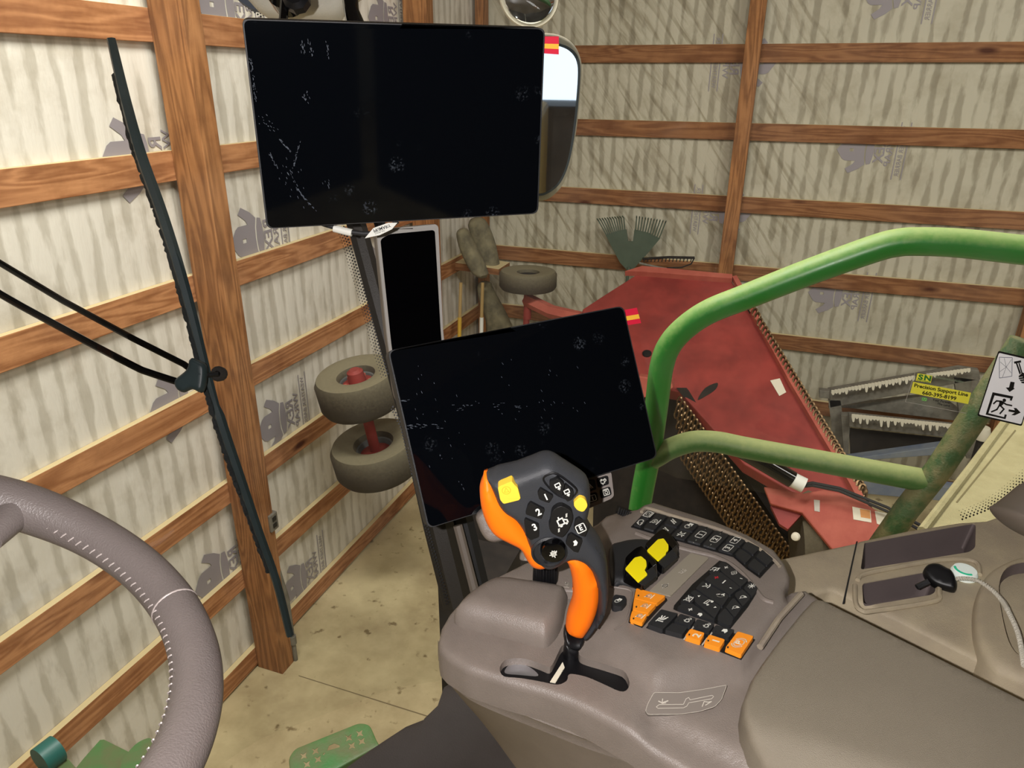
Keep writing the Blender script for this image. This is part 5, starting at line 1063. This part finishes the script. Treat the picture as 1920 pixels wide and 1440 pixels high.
# ================================================================== WIPER
t = thing('windshield_wiper', 'long black windshield wiper with twin arms hanging in front of the left post', 'wiper', tuple(at_d(390, 700, 1.16)))
def wd(y): return 1.08+.20*(y-70)/1125
wp = smooth_poly([(208, 72), (236, 190), (264, 290), (300, 390), (332, 490), (360, 590), (388, 700), (418, 800), (452, 900), (486, 1000), (518, 1090), (544, 1192)], 5, False)
P = [at_d(x, y, wd(y)) for x, y in wp]; n = len(P)
wdt = [.0045+.0045*math.sin(math.pi*min(1, i/n*1.6+.05)/1.0)**.5 if i/n < .6 else .0085-.002*(i/n-.6)/.4 for i in range(n)]
obj('spine', G().tube(P, wdt, 6), mat('wiper_slate', (38, 52, 54), .45, var=.2, vscale=20), t, angle=20)
rs = random.Random(5); Q = [at_d(x-5-5*math.sin(math.pi*i/n)-rs.random()*2.0, y, wd(y)+.004) for i, (x, y) in enumerate(wp)][3:-6]
obj('rubber_blade', G().tube(resample(Q, 200)+np.random.RandomState(2).normal(0, .0008, (200, 3)), .0052, 5), mat('wiper_rubber', (24, 28, 28), .8, var=.4, vscale=120, bump=.5, bscale=500), t)
obj('arm', G().tube([at_d(x, y, 1.14) for x, y in [(-60, 455), (0, 493), (120, 565), (250, 635), (345, 683), (368, 700)]], .0052, 10), BLKG, t)
obj('arm', G().tube([at_d(x, y, 1.13) for x, y in smooth_poly([(-60, 508), (0, 551), (140, 628), (250, 686), (278, 698), (330, 715), (355, 722)], 3, False)], .0058, 10), BLKG, t)
g = G(); inflate(g, smooth_poly([(330, 712), (352, 692), (358, 672), (374, 676), (388, 690), (382, 735), (362, 730), (345, 736), (332, 728)], 4), PL(at_d(360, 705, 1.13), -CF), .010, .008, rim=8, step=4); obj('bracket', g, mat('wiper_slate', (38, 52, 54)), t)
obj('pivot_nut', G().lathe(at_d(411, 701, 1.15), -CF, [(.004, -.006), (.0115, -.006), (.0125, .004), (.009, .008), (.005, .008), (.004, 0)], 12), GRIME_SHADE, t)
obj('pivot_pin', G().tube([at_d(375, 705, 1.14), at_d(411, 701, 1.14)], .004, 8), BLK, t)

# ================================================================== MIRRORS
MIR = mat('mirror_glass', (235, 240, 245), .02, metal=1.0)
t = thing('side_mirror', 'tall rounded side mirror in a dusty frame, half hidden behind the upper screen', 'mirror', tuple(at_d(1030, 220, 1.62)))
mc = at_d(1030, 220, 1.62); tocam = (CAM-mc)/np.linalg.norm(CAM-mc); goal = np.array([12.0, 1.4, 2.75])-mc; goal /= np.linalg.norm(goal)
mn = tocam+goal; mn /= np.linalg.norm(mn); MPm = PL(mc, mn)
ho = [(975, 66), (1022, 62), (1052, 67), (1074, 82), (1087, 105), (1091, 135), (1086, 200), (1078, 262), (1070, 305), (1056, 345), (1034, 369), (1012, 377), (975, 376), (950, 350), (942, 220), (950, 90)]
g = G(); inflate(g, smooth_poly(ho, 4), MPm, .004, .06, rim=26, step=9); obj('housing', g, mat('mirror_housing', (186, 178, 158), .6, var=.2), t)
mi = [(975, 86), (1022, 84), (1048, 88), (1066, 98), (1077, 116), (1079, 145), (1074, 210), (1066, 272), (1056, 314), (1042, 342), (1022, 358), (1005, 362), (975, 362), (960, 340), (955, 220), (960, 100)]
mo = [tuple(np.array([1015, 222])+(np.array(p)-np.array([1015, 222]))*np.array([1.09, 1.035])) for p in mi]
obj('rim', G().prism(smooth_poly(mo, 4), MPm, .002, .007), mat('mirror_rim', (70, 78, 84), .5), t, bevel=.001)
obj('mirror_glass', G().prism(smooth_poly(mi, 4), MPm, .0072, .0082), MIR, t, smooth=False)
t = thing('spot_mirror', 'round convex mirror above the side mirror, cut by the top of the view', 'mirror', tuple(at_d(992, -6, 1.62)))
c = at_d(993, -8, 1.60); nn = tocam+np.array([.9, -.15, .65]); nn /= np.linalg.norm(nn)
nn2 = tocam*.8+nn*.6; nn2 /= np.linalg.norm(nn2)
obj('shell', G().lathe(c-nn2*.006, nn2, [(0, -.035), (.045, -.025), (.064, -.004), (.0675, .003), (.0655, .007), (.060, .005)], 48), mat('mirror_housing', (186, 178, 158)), t, angle=60)
obj('mirror_glass', G().lathe(c-nn2*.006, nn2, [(.0625, .0035), (.055, .0068), (.04, .0105), (.02, .0130), (0, .0138)], 48), MIR, t, angle=180)
obj('bracket', G().tube([c-nn2*.03, mc-mn*.03], .008, 8), BLKM, t)

t = thing('mirror_backdrop', 'dark trailer added near the shed door to darken the side mirror', 'backdrop', (9.5, 2.0, 0))  # made-up dark box, only there to fill the lower mirror reflection
obj('box', G().box((9.5, 1.6, 2.05), (2.4, 5.2, 2.1)), mat('backdrop_dark', (62, 54, 48), .7, var=.3, vscale=3), t, smooth=False, bevel=.04)
for y in (-.4, 3.6):
    for x in (8.7, 10.3): obj('wheel', G().lathe((x, y, .5), (0, 1, 0), [(0, -.15), (.5, -.15), (.5, .15), (0, .15)], 28), GRIME_SHADE, t)

# ================================================================== GREEN GUARD RAIL
t = thing('guard_rail', 'bent green tubular guard rail outside the side window, dusty on top', 'railing', tuple(at_y(1200, 1000, 1.5)))
RY = 1.46
def rail(pts, y=RY): return [at_y(a, b, y) for a, b in smooth_poly(pts, 8, False)]
ru = [(2060, 482), (1920, 469), (1800, 456), (1722, 453), (1685, 455), (1640, 466), (1520, 509), (1400, 556), (1330, 584), (1285, 614), (1255, 648), (1240, 690), (1231, 760), (1218, 850), (1203, 930), (1192, 1010)]
pp_ = smooth_poly(ru, 8, False); nP = len(pp_)
rr = []
P = [at_y(a, b, RY) for a, b in pp_]
for p in P: rr.append(.0255)
obj('upper_rail', G().tube(P, rr, 20), GREENR, t, angle=180)
P = rail([(1218, 864), (1232, 856), (1260, 840), (1300, 828), (1345, 829), (1400, 840), (1520, 862), (1640, 884), (1745, 903)])
obj('lower_rail', G().tube(P, .0235, 20), GREENL, t, angle=180)
obj('end_post', G().tube([at_y(1920, 640, RY+.02), at_y(1820, 790, RY+.02), at_y(1760, 880, RY), at_y(1700, 955, RY), at_y(1640, 1040, RY-.01)], .0245, 20), GREEND, t, angle=180)
# dusty machine panel behind the window
t = thing('body_panel', 'dust-covered cream machine panel with raised edge, just outside the side window', 'panel', tuple(at_h(1850, 900, -1.0)))
DP = KH(-.98)
g = G(); sheet(g, [(1731, 1000), (1736, 988), (1906, 768), (2000, 650), (2120, 700), (2120, 1010), (1900, 1060)], DP, step=22, drop=.10); obj('top_skin', g, DUSTP, t)
obj('side_skin', G().box((4.2, 1.25, 2.3), (3.6, .5, 1.9)), mat('combine_side_tan', (176, 156, 104), .6, var=.2, vscale=3), t, smooth=False, bevel=.05)
obj('edge_bead', G().tube([DP(1728, 998, .004), DP(1820, 878, .004), DP(1903, 766, .004), DP(2000, 645, .004)], .011, 8), DUSTP, t)
obj('seam', G().prism([(1792, 942), (1903, 806), (1905, 808), (1795, 943)], DP, .0005, .001), mat('seam_dark', (110, 100, 66), .8), t, smooth=False)
# ================================================================== STICKERS ON THE SIDE WINDOW
ST = PL((0, 1.197, CZ-.08), (0, -1, -.123))
z5 = lambda p: zz(p, 1640, 620, 6.857)
t = thing('exit_sticker', 'white emergency exit sticker with running figure and hammer on the side window', 'sticker', tuple(ST(1880, 730)))
out = round_poly(z5([(1590, 258), (2150, 390), (1890, 1225), (1318, 1092)]), 3, 3)
obj('border', G().prism(out, ST, 0, .0006), BLK, t, smooth=False)
cc = np.mean(np.array(out), 0); obj('face', G().prism([tuple(cc+(np.array(p)-cc)*.95) for p in out], ST, .0006, .0008), mat('sticker_white', (252, 252, 253), .5), t, smooth=False)
def sart(name, polys=(), lines=(), wd=20, M=BLK, o=.0009):
    g = G()
    for p in polys: g.prism(z5(p), ST, .0008, o)
    for L in lines: put(g, strokes([z5(L)], wd/6.857), ST, (0, 0), (1, 0), (0, 1), o)
    return obj(name, g, M, t, smooth=False)
sart('exit_frame', [[(1515, 788), (1780, 842), (1760, 898), (1735, 892), (1742, 868), (1540, 828), (1460, 1058), (1662, 1108), (1670, 1072), (1698, 1078), (1680, 1135), (1425, 1075)]])
g = G(); put(g, disc(0, 0, 1), ST, z5([(1665, 892)])[0], (3.4, 0), (0, 3.4), .0009); obj('figure_head', g, BLK, t, smooth=False)
sart('running_figure', [[(1600, 895), (1650, 912), (1655, 940), (1620, 975), (1590, 965), (1600, 925)]], [[(1528, 935), (1565, 900), (1625, 905), (1690, 945), (1760, 960)], [(1600, 960), (1570, 1010), (1500, 1040)], [(1605, 950), (1660, 1005), (1610, 1062)]], 20)
sart('arrow', [[(1745, 652), (1798, 660), (1785, 735), (1800, 742), (1732, 785), (1685, 728), (1725, 728)]])
sart('arrow', [[(1722, 1008), (1800, 1020), (1785, 990), (1820, 992), (1875, 1050), (1800, 1085), (1755, 1080), (1800, 1050), (1718, 1035)]])
sart('window_outline', (), [[(1602, 338), (1768, 345), (1762, 582), (1602, 606), (1602, 338)]], 6, mat('sticker_blue', (40, 46, 90), .6))
sart('cracks', (), [[(1690, 465), (1640, 600)], [(1690, 465), (1665, 350)], [(1690, 465), (1615, 400)], [(1690, 465), (1755, 370)], [(1690, 465), (1755, 540)], [(1690, 465), (1612, 520)]], 5, mat('crack_grey', (120, 122, 130), .6))
sart('hammer', [[(1788, 395), (1878, 378), (1882, 405), (1795, 422)], [(1812, 415), (1832, 414), (1880, 545), (1860, 560)], [(1845, 414), (1862, 412), (1900, 540), (1885, 550)], [(1850, 580), (1900, 535), (1960, 560), (1960, 680), (1890, 672), (1850, 610)]])
sart('knuckles', (), [[(1850, 600), (1900, 590)], [(1852, 625), (1910, 618)], [(1862, 650), (1920, 645)]], 6, mat('sticker_white', (252, 252, 253)), .001)
t = thing('support_sticker', 'clear sticker with yellow band reading Precision Support Line on the side window', 'sticker', tuple(ST(1760, 735)))
U5 = np.array([.984, .178]); V5 = np.array([.2, -.98])
obj('clear_film', G().prism(z5([(520, 535), (1260, 610), (1180, 1062), (395, 912)]), ST, 0, .0003), glass_mat('clear_film', (.93, .94, .92, 1)), t, smooth=False)
obj('film_edge', G().tube([ST(*p, .0004) for p in z5([(520, 535), (395, 912), (780, 985), (1180, 1062)])], .00035, 4), GREYP, t)
SY = mat('sticker_yellow', (240, 232, 70), .5); SGR = mat('sticker_green', (50, 120, 50), .5)
obj('yellow_band', G().prism(z5([(493, 655), (1238, 796), (1200, 942), (457, 797)]), ST, .0004, .0007), SY, t, smooth=False)
obj('logo_block', G().prism(z5([(552, 545), (742, 578), (720, 672), (527, 640)]), ST, .0004, .0007), SY, t, smooth=False)
def stext(s, c, h, M, bold=.03, sx=1.25, o=.0009, nm='lettering'):
    g = G(); s_ = h/6.857/.7; put(g, glyph(s, bold), ST, z5([c])[0], U5*s_*sx, V5*s_, o); return obj(nm, g, M, t, smooth=False)
stext('Precision Support Line', (853, 762), 44, BLK, .03, 1.22); stext('660-395-8199', (830, 833), 46, BLK, .03, 1.2)
stext('S', (590, 598), 62, SGR, .05, 1.5); stext('N', (680, 612), 62, SGR, .05, 1.4); stext('PARTNERS', (625, 648), 16, SGR, .03, 1.6)
stext('Your Partner', (860, 905), 28, BLK, .02, 1.1); stext('The Land', (885, 950), 28, BLK, .02, 1.1)
stext('Sydenstricker Nobbe', (960, 625), 30, mat('ghost_green', (120, 132, 106), .6), .02, 1.0)
g = G(); g.prism(round_poly(z5([(605, 850), (680, 862), (668, 908), (598, 896)]), 3, 3), ST, .0004, .0007); em = obj('emblem', g, mat('emblem_green', (70, 150, 60), .5), t, smooth=False)
g = G(); put(g, strokes([z5([(615, 862), (670, 870), (660, 900), (608, 890), (615, 862)]), z5([(622, 885), (640, 872), (655, 890)]), z5([(640, 872), (648, 864)])], .7), ST, (0, 0), (1, 0), (0, 1), .0009); obj('emblem_lines', g, mat('emblem_light', (170, 220, 140), .5), em, smooth=False)

# ================================================================== GREEN PARTS OUTSIDE, BELOW THE WINDSHIELD
z6 = lambda p: zz(p, 480, 1200, 4.571)
S1 = KH(-1.75)
t = thing('foot_step', 'green perforated steel foot plate outside below the windshield', 'step', tuple(S1(620, 1400)))
star = lambda x, y, s=33: z6([(x-s, y-s*.75), (x-s*.15, y-s*.35), (x+s*.75, y-s), (x+s*.55, y), (x+s, y+s*.7), (x+s*.1, y+s*.5), (x-s*.8, y+s), (x-s*.4, y+s*.1)])
holes = [star(408, 992), star(508, 950), star(436, 1065), star(530, 1022), star(795, 838), star(888, 800), star(820, 905), star(905, 868), z6([(608, 950), (625, 905), (670, 885), (715, 900), (718, 918)]), z6([(572, 978), (588, 962), (592, 972), (578, 988)])]
g = G(); sheet(g, round_poly(z6([(278, 1010), (330, 930), (885, 706), (975, 722), (1035, 860), (1060, 900), (700, 1100), (500, 1200), (300, 1200)]), 9, 4), S1, step=7, rim=3, rdrop=.004, drop=.012, holes=holes, hdrop=.001)
obj('tread_plate', g, GREENS, t)
obj('support', G().tube([S1(640, 1475, -.02), S1(620, 1600, -.3)], .03, 10), GREENS, t)
z3 = lambda p: zz(p, 0, 900, 2.667)
S2 = KH(-1.95)
t = thing('green_bracket', 'green painted sheet-metal bracket seen through the bottom of the steering wheel', 'bracket', tuple(S2(200, 1430)))
obj('plate', G().prism(z3([(380, 1440), (420, 1390), (500, 1300), (520, 1298), (665, 1370), (640, 1420), (560, 1500), (380, 1500)]), S2, -.006, 0), GREENS, t, smooth=False)
obj('plate', G().prism(smooth_poly(z3([(620, 1440), (680, 1360), (740, 1325), (770, 1335), (790, 1420), (740, 1520), (620, 1520)]), 4), S2, .02, .028), GREENS, t, smooth=False)
obj('roller', G().tube([S2(*z3([(210, 1445)])[0], .03), S2(*z3([(300, 1375)])[0], .03)], .045, 24), mat('teal_roller', (24, 92, 84), .45), t)
obj('flange', G().prism(z3([(310, 1370), (345, 1400), (380, 1440), (340, 1500), (200, 1500), (190, 1440)]), S2, -.01, 0), GREENS, t, smooth=False)
# dark block added for the shaded mass below the side window
t = thing('shade_block', 'dark block added for the shade just right of the cab corner pillar', 'axle', tuple(at_y(900, 1050, 2.3)*np.array([1, 1, 0])))
obj('housing', G().prism([(848, 940), (900, 950), (926, 1012), (968, 1064), (960, 1140), (850, 1160), (835, 1050)], PL((0, 2.3, 0), (-.2, -1, .3)), -.5, 0), GRIME_SHADE, t, bevel=.02)
q = at_y(900, 1050, 2.6); obj('leg', G().box((q[0], q[1], q[2]/2), (.3, .3, q[2])), GRIME_SHADE, t, smooth=False)
